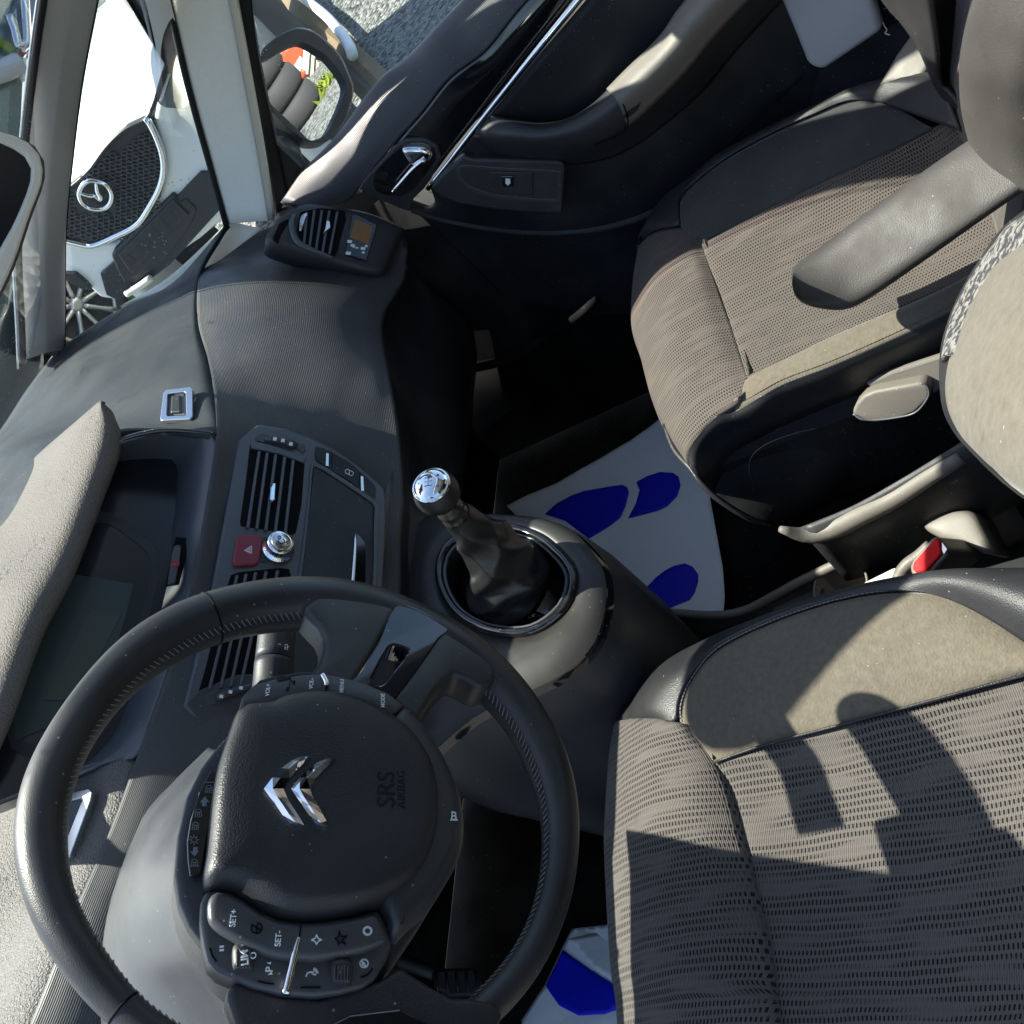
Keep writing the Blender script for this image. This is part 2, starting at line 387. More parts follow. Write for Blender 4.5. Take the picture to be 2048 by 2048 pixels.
def circ(cx, cy, r, n=20, a0=0, a1=360):
    return [(cx+r*math.cos(math.radians(a0+(a1-a0)*i/n)), cy+r*math.sin(math.radians(a0+(a1-a0)*i/n))) for i in range(n+1)]
def text(name, s, O, right, up, size, m, parent=None, ext=.0003, bold=0):
    cu = bpy.data.curves.new(name, 'FONT'); cu.body = s; cu.size = size; cu.extrude = ext; cu.offset = bold; cu.align_x = 'CENTER'; cu.align_y = 'CENTER'
    X = Vector(right).normalized(); Y = Vector(up); Y = (Y-X*Y.dot(X)).normalized(); Z = X.cross(Y)
    o = bpy.data.objects.new('tmp', cu); col.objects.link(o); bpy.context.view_layer.update()
    me = bpy.data.meshes.new_from_object(o.evaluated_get(bpy.context.evaluated_depsgraph_get())); bpy.data.objects.remove(o)
    M4 = Matrix(((X.x, Y.x, Z.x, O[0]), (X.y, Y.y, Z.y, O[1]), (X.z, Y.z, Z.z, O[2]), (0, 0, 0, 1)))
    me.transform(M4); me.materials.clear(); me.materials.append(m); me.name = name
    o = bpy.data.objects.new(name, me); return link(o, parent)
# ================================================================= CAR SHELL
shell = thing('cabin_shell', 'dark cabin shell of the car around both front seats', 'car body', (.38, -.6, -.02))
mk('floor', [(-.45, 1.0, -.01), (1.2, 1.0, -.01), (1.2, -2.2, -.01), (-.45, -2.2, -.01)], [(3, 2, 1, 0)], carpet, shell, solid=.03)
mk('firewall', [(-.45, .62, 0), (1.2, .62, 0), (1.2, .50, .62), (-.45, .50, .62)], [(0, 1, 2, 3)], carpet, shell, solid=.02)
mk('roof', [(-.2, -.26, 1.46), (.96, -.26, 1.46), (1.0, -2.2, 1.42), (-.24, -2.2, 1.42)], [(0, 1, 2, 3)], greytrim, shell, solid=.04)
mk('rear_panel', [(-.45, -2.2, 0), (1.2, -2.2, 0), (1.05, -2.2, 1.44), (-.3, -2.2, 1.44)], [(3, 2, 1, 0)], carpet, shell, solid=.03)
mk('side_panel', [(-.45, .98, 0), (-.45, .48, 0), (-.42, .48, .84), (-.42, .98, .84)], [(0, 1, 2, 3)], plastic_d, shell, solid=.03)
mk('side_panel', [(-.45, -.8, 0), (-.45, -2.2, 0), (-.42, -2.2, .84), (-.42, -.8, .84)], [(0, 1, 2, 3)], plastic_d, shell, solid=.03)
mk('rear_window_blank', [(-.42, -.75, .84), (-.42, -2.2, .84), (-.24, -2.2, 1.42), (-.22, -.75, 1.45)], [(0, 1, 2, 3)], plastic_d, shell, solid=.03)  # unseen blanks over the rear side windows, added to keep skylight out
mk('rear_window_blank', [(1.18, -.85, .84), (1.18, -2.2, .84), (1.0, -2.2, 1.42), (.98, -.85, 1.45)], [(0, 1, 2, 3)], plastic_d, shell, solid=.03)
mk('sill_panel', [(1.19, .98, 0), (1.19, -2.2, 0), (1.19, -2.2, .80), (1.19, .98, .62)], [(3, 2, 1, 0)], plastic_d, shell, solid=.03)
# kick panel line by the passenger footwell
tube('sill_cover', L('x', 1.13, (1195, 600), (1120, 660), (1010, 720), (905, 745)), .009, carpet, shell)

# ================================================================= DASHBOARD
dash = thing('dashboard', 'ribbed charcoal dashboard stretching from the instrument hood to the passenger door', 'dashboard', (.38, .4, .6))
seam = L3('x', (515, 465, 1.09), (440, 520, 1.06), (400, 548, 1.0), (395, 640, .85), (415, 720, .72), (430, 800, .60), (433, 870, .52)) \
    + L('y', .335, (422, 960), (396, 1110), (350, 1300), (275, 1511), (220, 1660), (150, 1820), (60, 2048), (-60, 2300))
low = L3('x', (690, 420, 1.10), (800, 455, 1.09), (812, 545, 1.02), (765, 640, .88), (780, 760, .70)) + \
    L('y', .238, (795, 850), (805, 990), (800, 1060), (800, 1180), (795, 1300), (780, 1450), (760, 1600), (740, 1800), (700, 2048), (650, 2300))
seam_r, low_r = seam, low
def bulge_rows(A, B, offs, amt, vec):
    rows = []
    v = Vector(vec).normalized()
    for t, k in offs:
        rows.append([a.lerp(b, t)+v*k*am for a, b, am in zip(A, B, amt)])
    return rows
amt = [.006, .012, .02, .028, .018, -.010, -.014, -.012, -.010, .004, .022, .030, .030, .030, .030]
def same(A, n=70): return sm(A, n)
A_ = seam; B_ = low
rows = bulge_rows(A_, B_, [(0, 0), (.12, .5), (.3, .9), (.5, 1), (.7, .9), (.9, .4), (1, 0)], amt, (0, -.7, .7))
grid('ribbed_panel', rows, rib_mat, dash, nu=90, nv=36, thick=.006)
# knee panel falling away into the footwells
kn = [Vector((p.x, p.y+.03, p.z-.05)) for p in low]; kn2 = [Vector((p.x, .36, .40)) for p in low]; kn3 = [Vector((p.x, .52, .20)) for p in low]
grid('knee_panel', [low, kn, kn2, kn3], plastic_d, dash, nu=50, nv=14, thick=.006)
# smooth upper panel
rA = L3('x', (455, 447, 1.10), (345, 568, 1.065), (250, 612, 1.05), (130, 690, 1.02), (60, 770, .92), (0, 860, .80), (-70, 940, .70), (-170, 1060, .58), (-420, 1400, .30), (-600, 1650, .08))
rB = [U(452, 452, 'x', 1.095), U(400, 545, 'x', 1.0), U(395, 640, 'x', .85), U(415, 720, 'x', .72), U(430, 800, 'x', .60), U(433, 868, 'x', .52), U(330, 863, 'y', .375), U(210, 900, 'y', .43)]
rB += [Vector((.25, .46, .885)), Vector((.13, .47, .86))]
am2 = [.002, .006, .012, .02, .02, .02, .02, .012, .01, .01]
grid('upper_panel', bulge_rows(rA, rB, [(0, 0), (.25, .9), (.5, 1.1), (.75, .9), (.93, .55), (.985, .25), (1, -.3)], am2, (0, -.3, 1)), smooth_top, dash, nu=70, nv=30, thick=.008)
tube('panel_edge_trim', [U(*p, 'y', y) for p, y in (((433, 869), .34), ((383, 863), .355), ((323, 861), .375), ((259, 874), .40), ((214, 893), .42))], .0028, gloss, dash)
# cream window sill strip
grid('window_sill_trim', [L3('x', (458, 443, 1.115), (522, 458, 1.10)), L3('x', (335, 556, 1.10), (430, 543, 1.075)), L3('x', (240, 612, 1.07), (340, 574, 1.07))], cream, dash, nu=6, nv=12, thick=.004)
# defroster outlet and speckled grille at the foot of the windscreen
pv = Pl(U(140, 735, 'x', .93)+Vector((0, -.01, .012)), (.1, -.35, .93))
plate('speaker_grille', pv.all([(126, 693), (150, 690), (100, 790), (45, 842), (38, 838), (95, 770)]), pv.N, .006, plastic_g, dash)
plate('defroster_outlet', pv.all([(150, 690), (172, 692), (195, 709), (192, 722), (150, 762), (112, 788), (100, 790)]), pv.N, .006, black, dash)
for k in range(5):
    t = k/4; a = Vector((184-62*t, 722+50*t, 0)); 
    plate('defroster_vane', pv.all([(a.x-2, a.y-6), (a.x-28, a.y-14), (a.x-32, a.y-5), (a.x-5, a.y+6)], .003), pv.N, .003, cream, dash, bevel=0)
# latch of the top compartment
pl_ = Pl(U(352, 806, 'x', .60)+Vector((0, 0, .006)), (.05, -.42, .90))
frame_lin('compartment_latch_frame', pl_.all([(330, 780), (380, 774), (385, 779), (385, 832), (380, 838), (322, 841), (320, 836), (327, 784)], .003), pl_.all([(337, 787), (368, 783), (371, 786), (372, 828), (369, 831), (334, 832), (333, 829), (335, 790)], .003), pl_.N, .006, chrome_s, dash, bevel=.001)
plate('compartment_latch', pl_.all([(337, 787), (369, 784), (371, 830), (334, 831)], -.001), pl_.N, .004, bezel, dash)
plate('latch_pad', pl_.all([(342, 791), (360, 789), (361, 824), (340, 825)], .002), pl_.N, .004, tray, dash, bevel=.002)

# --- instrument hood
he = [U(*p, 'y', y) for p, y in (((207, 806), .415), ((222, 864), .40), ((181, 981), .40), ((122, 1128), .40), ((62, 1240), .40), ((0, 1404), .40), ((-120, 1640), .40))]
he = he[:-1] + [U(-40, 1500, 'y', .41), U(-60, 1590, 'y', .44)]
hb = [U(205, 803, 'y', .43), U(110, 878, 'y', .56), U(50, 935, 'y', .66), U(0, 1000, 'y', .70), U(-60, 1080, 'y', .72), U(-130, 1200, 'y', .72), U(-170, 1330, 'y', .72), U(-150, 1520, 'y', .66)]
up_ = Vector((0, .0, 1))
def mid(t, k): return [a.lerp(b, t)+up_*k*s for a, b, s in zip(he, hb, (.3, 1, 1, 1, 1, 1, .8, .2))]
und = [p+Vector((0, .012, -.022)) for p in he]; und2 = [p+Vector((0, .07, -.03)) for p in he]
grid('instrument_hood', [hb, mid(.75, .008), mid(.5, .014), mid(.25, .013), mid(.06, .004), und, und2], hood_mat, dash, nu=60, nv=36, thick=.006)
# --- display recess and trim
pg = Pl((.3, .415, .785), (0, -.86, .51))
gl = plate('display_glass', pg.all([(200, 885), (260, 880), (366, 884), (384, 898), (380, 925), (356, 1075), (318, 1240), (275, 1380), (236, 1470), (165, 1542), (35, 1600), (-60, 1625), (-70, 1500), (-20, 1300), (60, 1130), (150, 950)]), pg.N, .004, glass_d, dash, bevel=0)
plate('lcd_panel', pg.all([(142, 1148), (267, 1168), (249, 1240), (190, 1420), (30, 1480), (20, 1300)], .0012), pg.N, .001, lcd, gl, bevel=0)
plate('lcd_window', pg.all([(182, 1219), (243, 1228), (190, 1330), (150, 1400), (90, 1400), (130, 1320)], .0022), pg.N, .0008, lcd2, gl, bevel=0)
frame('lcd_surround', pg.all([(110, 1075), (200, 1020), (290, 1075), (318, 1110), (318, 1160), (280, 1290), (220, 1420), (120, 1500), (20, 1490), (40, 1300)], .0008), pg.all([(130, 1100), (200, 1045), (275, 1088), (300, 1115), (300, 1160), (265, 1280), (205, 1405), (115, 1480), (40, 1470), (55, 1300)], .0008), pg.N, .0008, tray, gl, bevel=0)
ti = [U(*p, 'y', y) for p, y in (((215, 903), .43), ((277, 887), .41), ((345, 888), .395), ((372, 905), .392), ((367, 988), .392), ((354, 1073), .392), ((355, 1170), .395), ((313, 1240), .395), ((271, 1377), .395), ((232, 1466), .395), ((161, 1536), .40), ((35, 1592), .42), ((-150, 1660), .43))]
to = [U(*p, 'y', y) for p, y in (((214, 895), .42), ((270, 877), .40), ((383, 868), .36), ((428, 880), .338), ((421, 960), .338), ((403, 1073), .338), ((380, 1180), .338), ((362, 1245), .338), ((328, 1360), .338), ((296, 1450), .338), ((270, 1512), .34), ((160, 1545), .39), ((-150, 1668), .42))]
tm = [a.lerp(b, .45)+Vector((0, -.007, .004)) for a, b in zip(ti, to)]
tw = [p+Vector((0, .05, -.012)) for p in ti]
grid('display_trim', [tw, ti, tm, to], bezel, dash, nu=60, nv=20, thick=.004)
pb = Pl(U(352, 1125, 'y', .372)+Vector((0, -.004, .004)), (0, -.80, .6))
plate('parking_brake_recess', pb.all([(352, 1073), (376, 1076), (374, 1102), (358, 1167), (331, 1171), (346, 1090)]), pb.N, .004, black, dash, bevel=.001)
pbt = plate('parking_brake_switch', pb.all([(349, 1089), (362, 1089), (361, 1110), (351, 1166), (334, 1169), (343, 1108)], .004), pb.N, .006, plastic_g, dash, bevel=.002)
strokes('brake_symbol', [[(c[0], c[1]) for c in circ(350, 1127, 5)], circ(350, 1127, 8, 8, -50, 50), circ(350, 1127, 8, 8, 130, 230), [(348, 1130), (352, 1130)], [(348, 1130), (348, 1126), (350, 1125), (351, 1130)]], lambda p: pb.at(p, .0042), .0009, red_p, pbt, pb.N)
def lp_(a, b, t, z): return [x.lerp(y, t)+Vector((0, -z*.5, z)) for x, y in zip(a, b)]
# driver-side top compartment: panel with sun glints in its colour, with a second latch
sA = [U(*p, 'y', y) for p, y in (((270, 1514), .345), ((218, 1665), .34), ((148, 1825), .34), ((58, 2052), .34), ((-70, 2320), .34))]
sM = [U(*p, 'y', y) for p, y in (((162, 1545), .40), ((100, 1690), .43), ((20, 1860), .43), ((-80, 2080), .43), ((-220, 2350), .43))]
sN_ = [U(2, 1602, 'y', .53), Vector((.01, .56, .815)), Vector((-.08, .56, .815)), Vector((-.2, .56, .815)), Vector((-.34, .56, .815))]
sB = [Vector((-.02, .98, .84)), Vector((-.09, .98, .84)), Vector((-.16, .98, .84)), Vector((-.26, .98, .84)), Vector((-.38, .98, .84))]
grid('driver_top_panel', [[p+Vector((0, -.004, -.02)) for p in sA], sA, lp_(sA, sM, .4, .006), sM, sN_, sB], glint_skin, dash, nu=40, nv=40, thick=.006)
pd = Pl(U(160, 1640, 'y', .385)+Vector((0, -.005, .010)), (0, -.30, .95))
frame_lin('driver_latch_frame', pd.all([(125, 1590), (176, 1577), (184, 1584), (181, 1600), (140, 1712), (110, 1730), (90, 1720), (100, 1640)], .003), pd.all([(132, 1604), (160, 1597), (164, 1602), (160, 1610), (128, 1690), (112, 1700), (104, 1690), (112, 1640)], .003), pd.N, .006, chrome_s, dash)
plate('driver_latch', pd.all([(132, 1604), (160, 1597), (164, 1602), (128, 1690), (104, 1700), (108, 1640)], -.001), pd.N, .004, bezel, dash)

# ================================================================= CENTRE STACK (part of the dashboard)
ps = Pl((0, .345, .80), (0, -.884, .468))
sN = ps.N
bz = [(476, 881), (513, 849), (523, 848), (571, 856), (629, 877), (671, 898), (713, 926), (755, 961), (769, 977), (773, 998), (770, 1090), (765, 1182), (745, 1330), (700, 1430), (470, 1440), (400, 1446), (367, 1411), (395, 1300), (422, 1187), (443, 1068), (462, 963)]
stack = plate('centre_console_bezel', ps.all(bz, .004), sN, .012, bezel, dash, bevel=.003)
def vent(pxs, slats, lever=None, n=5):
    v = plate('air_vent', ps.all(pxs, .0045), sN, .0008, black, dash, bevel=0)
    for (a, b) in slats:
        w = 3.2; a = Vector(a+(0,)); b = Vector(b+(0,)); d = (b-a).normalized(); q = Vector((-d.y, d.x, 0))*w
        plate('vent_slat', ps.all([tuple((a+q)[:2]), tuple((b+q)[:2]), tuple((b-q)[:2]), tuple((a-q)[:2])], .008), sN, .004, bezel, v, bevel=.0008)
    return v
v1 = vent([(500, 890), (560, 905), (607, 922), (609, 930), (603, 1010), (592, 1065), (585, 1070), (560, 1064), (482, 1052), (480, 1044), (492, 960)],
     [((519, 902), (496, 1055)), ((535, 905), (514, 1057)), ((552, 908), (532, 1060)), ((570, 913), (551, 1064)), ((587, 919), (571, 1067))])
plate('vent_lever', ps.all([(545, 966), (553, 966), (551, 998), (545, 1003), (539, 999), (541, 974)], .013), sN, .010, chrome, v1, bevel=.0015)
fr_o = [(503, 882), (560, 895), (612, 915), (611, 925)]
plate('vent_upper_trim', ps.all([(503, 884), (540, 888), (612, 914), (609, 926), (560, 908), (502, 896)], .0065), sN, .004, bezel, stack, bevel=.001)
v2 = vent([(462, 1150), (480, 1144), (560, 1136), (578, 1138), (582, 1150), (572, 1215), (540, 1330), (500, 1372), (395, 1392), (410, 1340), (445, 1200)],
     [((475, 1150), (420, 1376)), ((493, 1147), (442, 1374)), ((512, 1144), (462, 1372)), ((533, 1142), (482, 1370)), ((556, 1140), (505, 1366))])
# thumb wheels
for (fr, wh, mk_) in (([(510, 874), (524, 866), (575, 880), (609, 888), (611, 902), (606, 906), (596, 898), (514, 882)], [(530, 876), (545, 872), (570, 878), (594, 886), (590, 896), (560, 888), (532, 882)], [(550, 877), (566, 880), (582, 887)]),
                 ([(407, 1392), (440, 1380), (495, 1364), (530, 1362), (528, 1385), (480, 1396), (420, 1412)], [(433, 1391), (445, 1385), (480, 1373), (510, 1366), (512, 1376), (480, 1386), (440, 1401)], [(443, 1392), (461, 1383), (482, 1375)])):
    f_ = plate('thumb_wheel_slot', ps.all(fr, .0055), sN, .003, plastic_g, stack, bevel=.001)
    w_ = inflate('thumb_wheel', ps.all(wh, .007), sN, .005, plastic_g, f_, n=32, rings=4)
    for k, (x, y) in enumerate(mk_): plate('wheel_mark', ps.all([(x-3, y-3), (x+4, y-2), (x+3, y+4), (x-4, y+3)], .0125), sN, .001, white_p, w_, bevel=0)
plate('thumb_wheel_housing', ps.all([(372, 1408), (400, 1380), (470, 1350), (540, 1345), (560, 1400), (470, 1432), (402, 1444)], .0048), sN, .002, plastic_g, stack, bevel=.002)
# hazard switch, rotary knob
hz = plate('hazard_switch', ps.all([(473, 1075), (480, 1070), (490, 1068), (520, 1071), (526, 1076), (522, 1100), (518, 1124), (513, 1128), (475, 1131), (467, 1127), (466, 1120), (470, 1094)], .009), sN, .008, red, stack, bevel=.0025, seg=3)
strokes('hazard_triangle', [[(489, 1101), (503, 1092), (503, 1107), (489, 1101)], [(494, 1101), (500, 1097), (500, 1104), (494, 1101)]], lambda p: ps.at(p, .0092), .0007, white_p, hz, sN)
plate('knob_base', ps.all([(528, 1072), (560, 1078), (585, 1086), (588, 1100), (580, 1118), (555, 1124), (520, 1124)], .0055), sN, .003, plastic_g, stack, bevel=.002)
kc = ps.at((556, 1098), .006)
kn_ = lathe('rotary_knob', [(.019, 0), (.0185, .003), (.0155, .0045), (.0155, .014), (.0145, .017), (.0115, .0178)], kc, sN, chrome, stack, n=96, flute=.018, fn=40)
kd = lathe('knob_face', [(.0112, .0179), (.0105, .0186), (.001, .0187)], kc, sN, chrome_s, kn_)
kx = Vector((1, 0, 0)); ky = sN.cross(kx)*-1
strokes('mode_symbols', [circ(0, 0, 3.2, 14, 20, 340), [(-1, 3), (1, 5), (-1, 7)], circ(-4, -3, 1.6, 8), circ(4, -3, 1.6, 8)], lambda p: kc+sN*.0188+(kx*p[0]+ky*p[1])*.0011, .0007, tray, kn_, sN)
# lower tray
tr = plate('storage_tray_door', ps.all([(628, 932), (640, 938), (680, 962), (735, 1000), (748, 1010), (748, 1030), (742, 1200), (700, 1400), (575, 1400), (590, 1250), (610, 1100), (622, 990)], .009), sN, .006, tray, stack, bevel=.003)
frame('tray_frame', ps.all([(624, 925), (645, 930), (690, 958), (740, 992), (758, 1008), (757, 1040), (750, 1200), (706, 1412), (565, 1412), (582, 1250), (604, 1100), (617, 990)], .0075), ps.all([(628, 932), (643, 938), (686, 966), (736, 1000), (749, 1013), (748, 1040), (742, 1200), (700, 1402), (574, 1402), (590, 1250), (611, 1100), (622, 990)], .0075), sN, .005, bezel, stack, bevel=.001, n=60)
plate('tray_handle_recess', ps.all([(713, 1066), (722, 1075), (731, 1088), (731, 1180), (722, 1280), (700, 1290), (706, 1180)], .0098), sN, .0006, gloss, tr, bevel=0)
tube('tray_handle', ps.all([(711, 1068), (710, 1100), (706, 1160), (700, 1230), (694, 1290)], .012), [.0012, .002, .0024, .0024, .0015], chrome, tr, n=8)
sw = plate('switch_strip', ps.all([(632, 892), (655, 898), (700, 925), (745, 965), (752, 975), (751, 1003), (735, 992), (700, 962), (655, 936), (632, 918), (630, 908)], .0065), sN, .003, tray, stack, bevel=.001)
for a in ((655, 906, 654, 932), (724, 952, 725, 982)):
    plate('switch_lamp', ps.all([(a[0]-2.5, a[1]), (a[0]+2.5, a[1]+1), (a[2]+3, a[3]), (a[2]-2.5, a[3]-1)], .0078), sN, .002, chrome_s, sw, bevel=0)
strokes('lock_symbol', [circ(695, 943, 4.5, 12, 90, 270), circ(702, 947, 4.5, 12, -90, 90), [(695, 938.5), (702, 942.5)], [(695, 947.5), (702, 951.5)], [(699, 941), (698, 949)]], lambda p: ps.at(p, .0067), .0009, white_p, sw, sN)
for g_ in ([(664, 905), (662, 938)], [(720, 945), (718, 978)]): strokes('switch_gap', [g_], lambda p: ps.at(p, .0067), .0006, black, sw, sN)
# passenger vent pod with climate display
pp = Pl(U(650, 470, 'x', 1.02)+Vector((.003, .003, -.003)), (-.35, -.80, .45))
pod = inflate('vent_pod', pp.all([(534, 480), (548, 450), (562, 432), (609, 409), (692, 417), (750, 430), (808, 458), (800, 480), (775, 536), (754, 551), (700, 540), (667, 529), (590, 504)]), pp.N, .012, plastic, dash, n=60, p=2.2, base=.05)
v3 = plate('air_vent', pp.all([(600, 424), (640, 416), (690, 421), (692, 440), (672, 511), (640, 506), (604, 490), (594, 460)], .0125), pp.N, .001, black, dash, bevel=0)
for a, b in (((614, 424), (608, 488)), ((629, 420), (619, 494)), ((644, 420), (632, 500)), ((659, 421), (645, 505)), ((675, 423), (659, 508))):
    a = Vector(a+(0,)); b = Vector(b+(0,)); d = (b-a).normalized(); q = Vector((-d.y, d.x, 0))*2.6
    plate('vent_slat', pp.all([tuple((a+q)[:2]), tuple((b+q)[:2]), tuple((b-q)[:2]), tuple((a-q)[:2])], .016), pp.N, .004, bezel, v3, bevel=.0006)
tube('vent_rim', pp.all([(590, 430), (584, 445), (586, 465), (597, 485), (625, 500), (668, 516)], .014), [.003, .005, .005, .004, .003, .002], bezel, v3)
plate('vent_lever', pp.all([(653, 440), (660, 442), (661, 455), (652, 462), (646, 468), (651, 455)], .020), pp.N, .004, chrome, v3, bevel=.001)
inflate('thumb_wheel', pp.all([(598, 445), (604, 430), (616, 427), (612, 440), (604, 462), (598, 464)], .014), pp.N, .005, chrome_s, v3, n=24)
cd = plate('climate_display', pp.all([(704, 430), (712, 428), (754, 449), (752, 460), (733, 522), (690, 508)], .0135), pp.N, .002, gloss, dash)
plate('orange_screen', pp.all([(711, 438), (746, 453), (736, 489), (700, 475)], .0142), pp.N, .0006, orange_lcd, cd, bevel=0)
random.seed(3)
fills('button_marks', [[(x, y), (x+s, y+1), (x+s-1, y+s*.7), (x-1, y+s*.6)] for x, y, s in ((695, 480, 9), (702, 488, 8), (712, 494, 5), (722, 494, 9), (724, 503, 6), (692, 503, 10), (706, 492, 5), (730, 490, 6))], lambda p: pp.at(p, .0137), white_p, cd, pp.N)
plate('vent_pod_front_grille', pp.all([(545, 478), (558, 447), (575, 437), (578, 440), (562, 468), (556, 487)], .010), pp.N, .004, black, dash, bevel=.001)

# ================================================================= STEERING WHEEL
Wc = Vector((.0166, -.0081, .8107)); ta, ya = .5999, .2155
Wn = Vector((math.sin(ya)*math.cos(ta), -math.cos(ya)*math.cos(ta), math.sin(ta)))
Wu = Vector((-math.sin(ya)*math.sin(ta), math.cos(ya)*math.sin(ta), math.cos(ta))); Wr = Wu.cross(Wn)
pw = Pl(Wc, Wn)
wheel = thing('steering_wheel', 'black leather steering wheel with silver double chevron badge in front of the driver seat', 'steering wheel', tuple(Wc))
outer = [(37, 1567), (22, 1673), (34, 1766), (68, 1859), (143, 1971), (217, 2048), (68, 1505), (155, 1375), (230, 1290), (326, 1224), (466, 1180), (605, 1164), (699, 1169), (806, 1201), (896, 1246), (972, 1289), (1026, 1343), (1099, 1434), (1128, 1500), (1155, 1567), (1167, 1666), (1155, 1766), (1118, 1890), (1068, 1971), (1018, 2027)]
inner = [(133.5, 1648), (146, 1567), (205, 1455), (267, 1381), (149, 1797), (217, 1909), (273, 1996), (345, 1322), (420, 1284), (509, 1260), (600, 1250), (700, 1254), (800, 1283), (905, 1345), (955, 1385), (988, 1424), (1050, 1517), (1076, 1610), (1082, 1685), (1069, 1797), (1046, 1857), (1022, 1907), (968, 1973), (930, 2003)]
def polar(L_):
    q = sorted((math.atan2(p[1]-1655, p[0]-594), math.hypot(p[0]-594, p[1]-1655)) for p in L_)
    a = np.array([x[0] for x in q]); r = np.array([x[1] for x in q]); return a, r
oa, orr = polar(outer); ia, ir = polar(inner)
ctr = []; rad = []
NW = 72
for k in range(NW):
    a = -math.pi+2*math.pi*k/NW
    if math.radians(57) < a < math.radians(132): ctr.append(None); rad.append(None); continue
    ro = np.interp(a, oa, orr, period=2*math.pi); ri = np.interp(a, ia, ir, period=2*math.pi)
    po = pw.at((594+ro*math.cos(a), 1655+ro*math.sin(a))); pi = pw.at((594+ri*math.cos(a), 1655+ri*math.sin(a)))
    ctr.append((po+pi)/2); rad.append((po-pi).length/2)
# the run below the frame edge: follow the wheel's circle
i0 = next(i for i in range(NW) if ctr[i] is None); i1 = max(i for i in range(NW) if ctr[i] is None)
def ang_of(p): d = p-Wc; return math.atan2(d.dot(Wu), d.dot(Wr)), d.length
a0, r0 = ang_of(ctr[i0-1]); a1, r1 = ang_of(ctr[i1+1])
while a1 > a0: a1 -= 2*math.pi
if a0-a1 > math.pi*1.2: a1 += 2*math.pi
for i in range(i0, i1+1):
    t = (i-i0+1)/(i1-i0+2); a = a0+(a1-a0)*t; r = r0+(r1-r0)*t
    ctr[i] = Wc+(Wr*math.cos(a)+Wu*math.sin(a))*r; rad[i] = rad[i0-1]*(1-t)+rad[i1+1]*t
def smooth_(L_, n=3):
    for _ in range(n): L_ = [(L_[i-1]+L_[i]*2+L_[(i+1) % len(L_)])/4 for i in range(len(L_))]
    return L_
ctr = smooth_(ctr, 3); rad = smooth_(rad, 3)
rim = tube('rim', ctr, rad, leather_s, wheel, n=28, sub=3, closed=True, N=Wn, sq=1.0)
# hand-sewn stitching along the inner edge and the seams between the leather pieces
V = []; Fs = []
QQ = sm(ctr, 230, True); K = len(QQ)
for i in range(K):
    p = QQ[i]; T = (QQ[(i+1) % K]-p).normalized(); inn = (Wc-p); inn = (inn-T*inn.dot(T)).normalized(); r = rad[int(i/K*NW) % NW]
    dirv = (inn*.82+Wn*.58).normalized(); a = p+dirv*(r+.0002)-T*.0016+inn.cross(T)*0; b = p+(inn*.95+Wn*.32).normalized()*(r+.0004)+T*.0016
    side = T*.0004; up2 = dirv*.0006; k = len(V)
    V += [a-side, a+side, b+side, b-side, a-side+up2, a+side+up2, b+side+up2, b-side+up2]
    Fs += [(k+4, k+5, k+6, k+7), (k, k+1, k+5, k+4), (k+1, k+2, k+6, k+5), (k+2, k+3, k+7, k+6), (k+3, k, k+4, k+7)]
mk('stitching', V, Fs, stitch_m, rim, smooth=False)
def rim_seam(px, py):
    q = pw.at((px, py)); i = min(range(K), key=lambda j: (QQ[j]-q).length); p = QQ[i]; T = (QQ[(i+1) % K]-QQ[i-1]).normalized(); r = rad[int(i/K*NW) % NW]+.0001
    X = Wn; Y = T.cross(X)
    tube('leather_seam', [p+(X*math.cos(a)+Y*math.sin(a))*r for a in [2*math.pi*j/24 for j in range(24)]], .0009, black, rim, n=6, sub=1, closed=True)
rim_seam(415, 1235); rim_seam(245, 2020)
# spokes
def spoke(name, pxs, h, th, m, bev, parent=wheel, seg=4): return plate(name, pw.all(pxs, h), Wn, th, m, parent, bevel=bev, seg=seg, smooth=True)
s1 = [(600, 1212), (622, 1236), (638, 1252), (646, 1270), (647, 1292), (636, 1325), (606, 1362), (600, 1385), (700, 1392), (716, 1362), (742, 1318), (775, 1262), (800, 1222), (805, 1205), (740, 1182), (640, 1178)]
spoke('spoke', s1, .0195, .034, leather_s, .0095, seg=6)
s2 = [(893, 1252), (930, 1268), (985, 1322), (997, 1345), (988, 1366), (958, 1374), (930, 1357), (908, 1347), (888, 1366), (869, 1390), (836, 1440), (806, 1425), (780, 1396), (820, 1345), (868, 1272)]
spoke('spoke', s2, .0195, .034, leather_s, .0090, seg=6)
frame('spoke_insert', pw.all([(802, 1206), (893, 1250), (880, 1275), (830, 1345), (784, 1398), (745, 1402), (692, 1378), (718, 1345), (760, 1278)], .0205), pw.all([(782, 1290), (815, 1298), (812, 1312), (790, 1340), (770, 1366), (756, 1370), (742, 1362), (752, 1338), (766, 1312)], .0205), Wn, .022, gloss, wheel, bevel=.002, n=60)
s3 = [(449, 1985), (470, 1958), (560, 1990), (640, 1996), (760, 1958), (800, 1930), (857, 1968), (903, 1994), (936, 1994), (990, 2000), (1010, 2030), (960, 2110), (860, 2140), (560, 2140), (478, 2060)]
spoke('spoke', s3, .0125, .03, leather, .008)
plate('spoke_insert', pw.all([(800, 2018), (852, 2044), (870, 2100), (620, 2110), (640, 2060), (700, 2030)], .014), Wn, .004, gloss, wheel, bevel=.001)
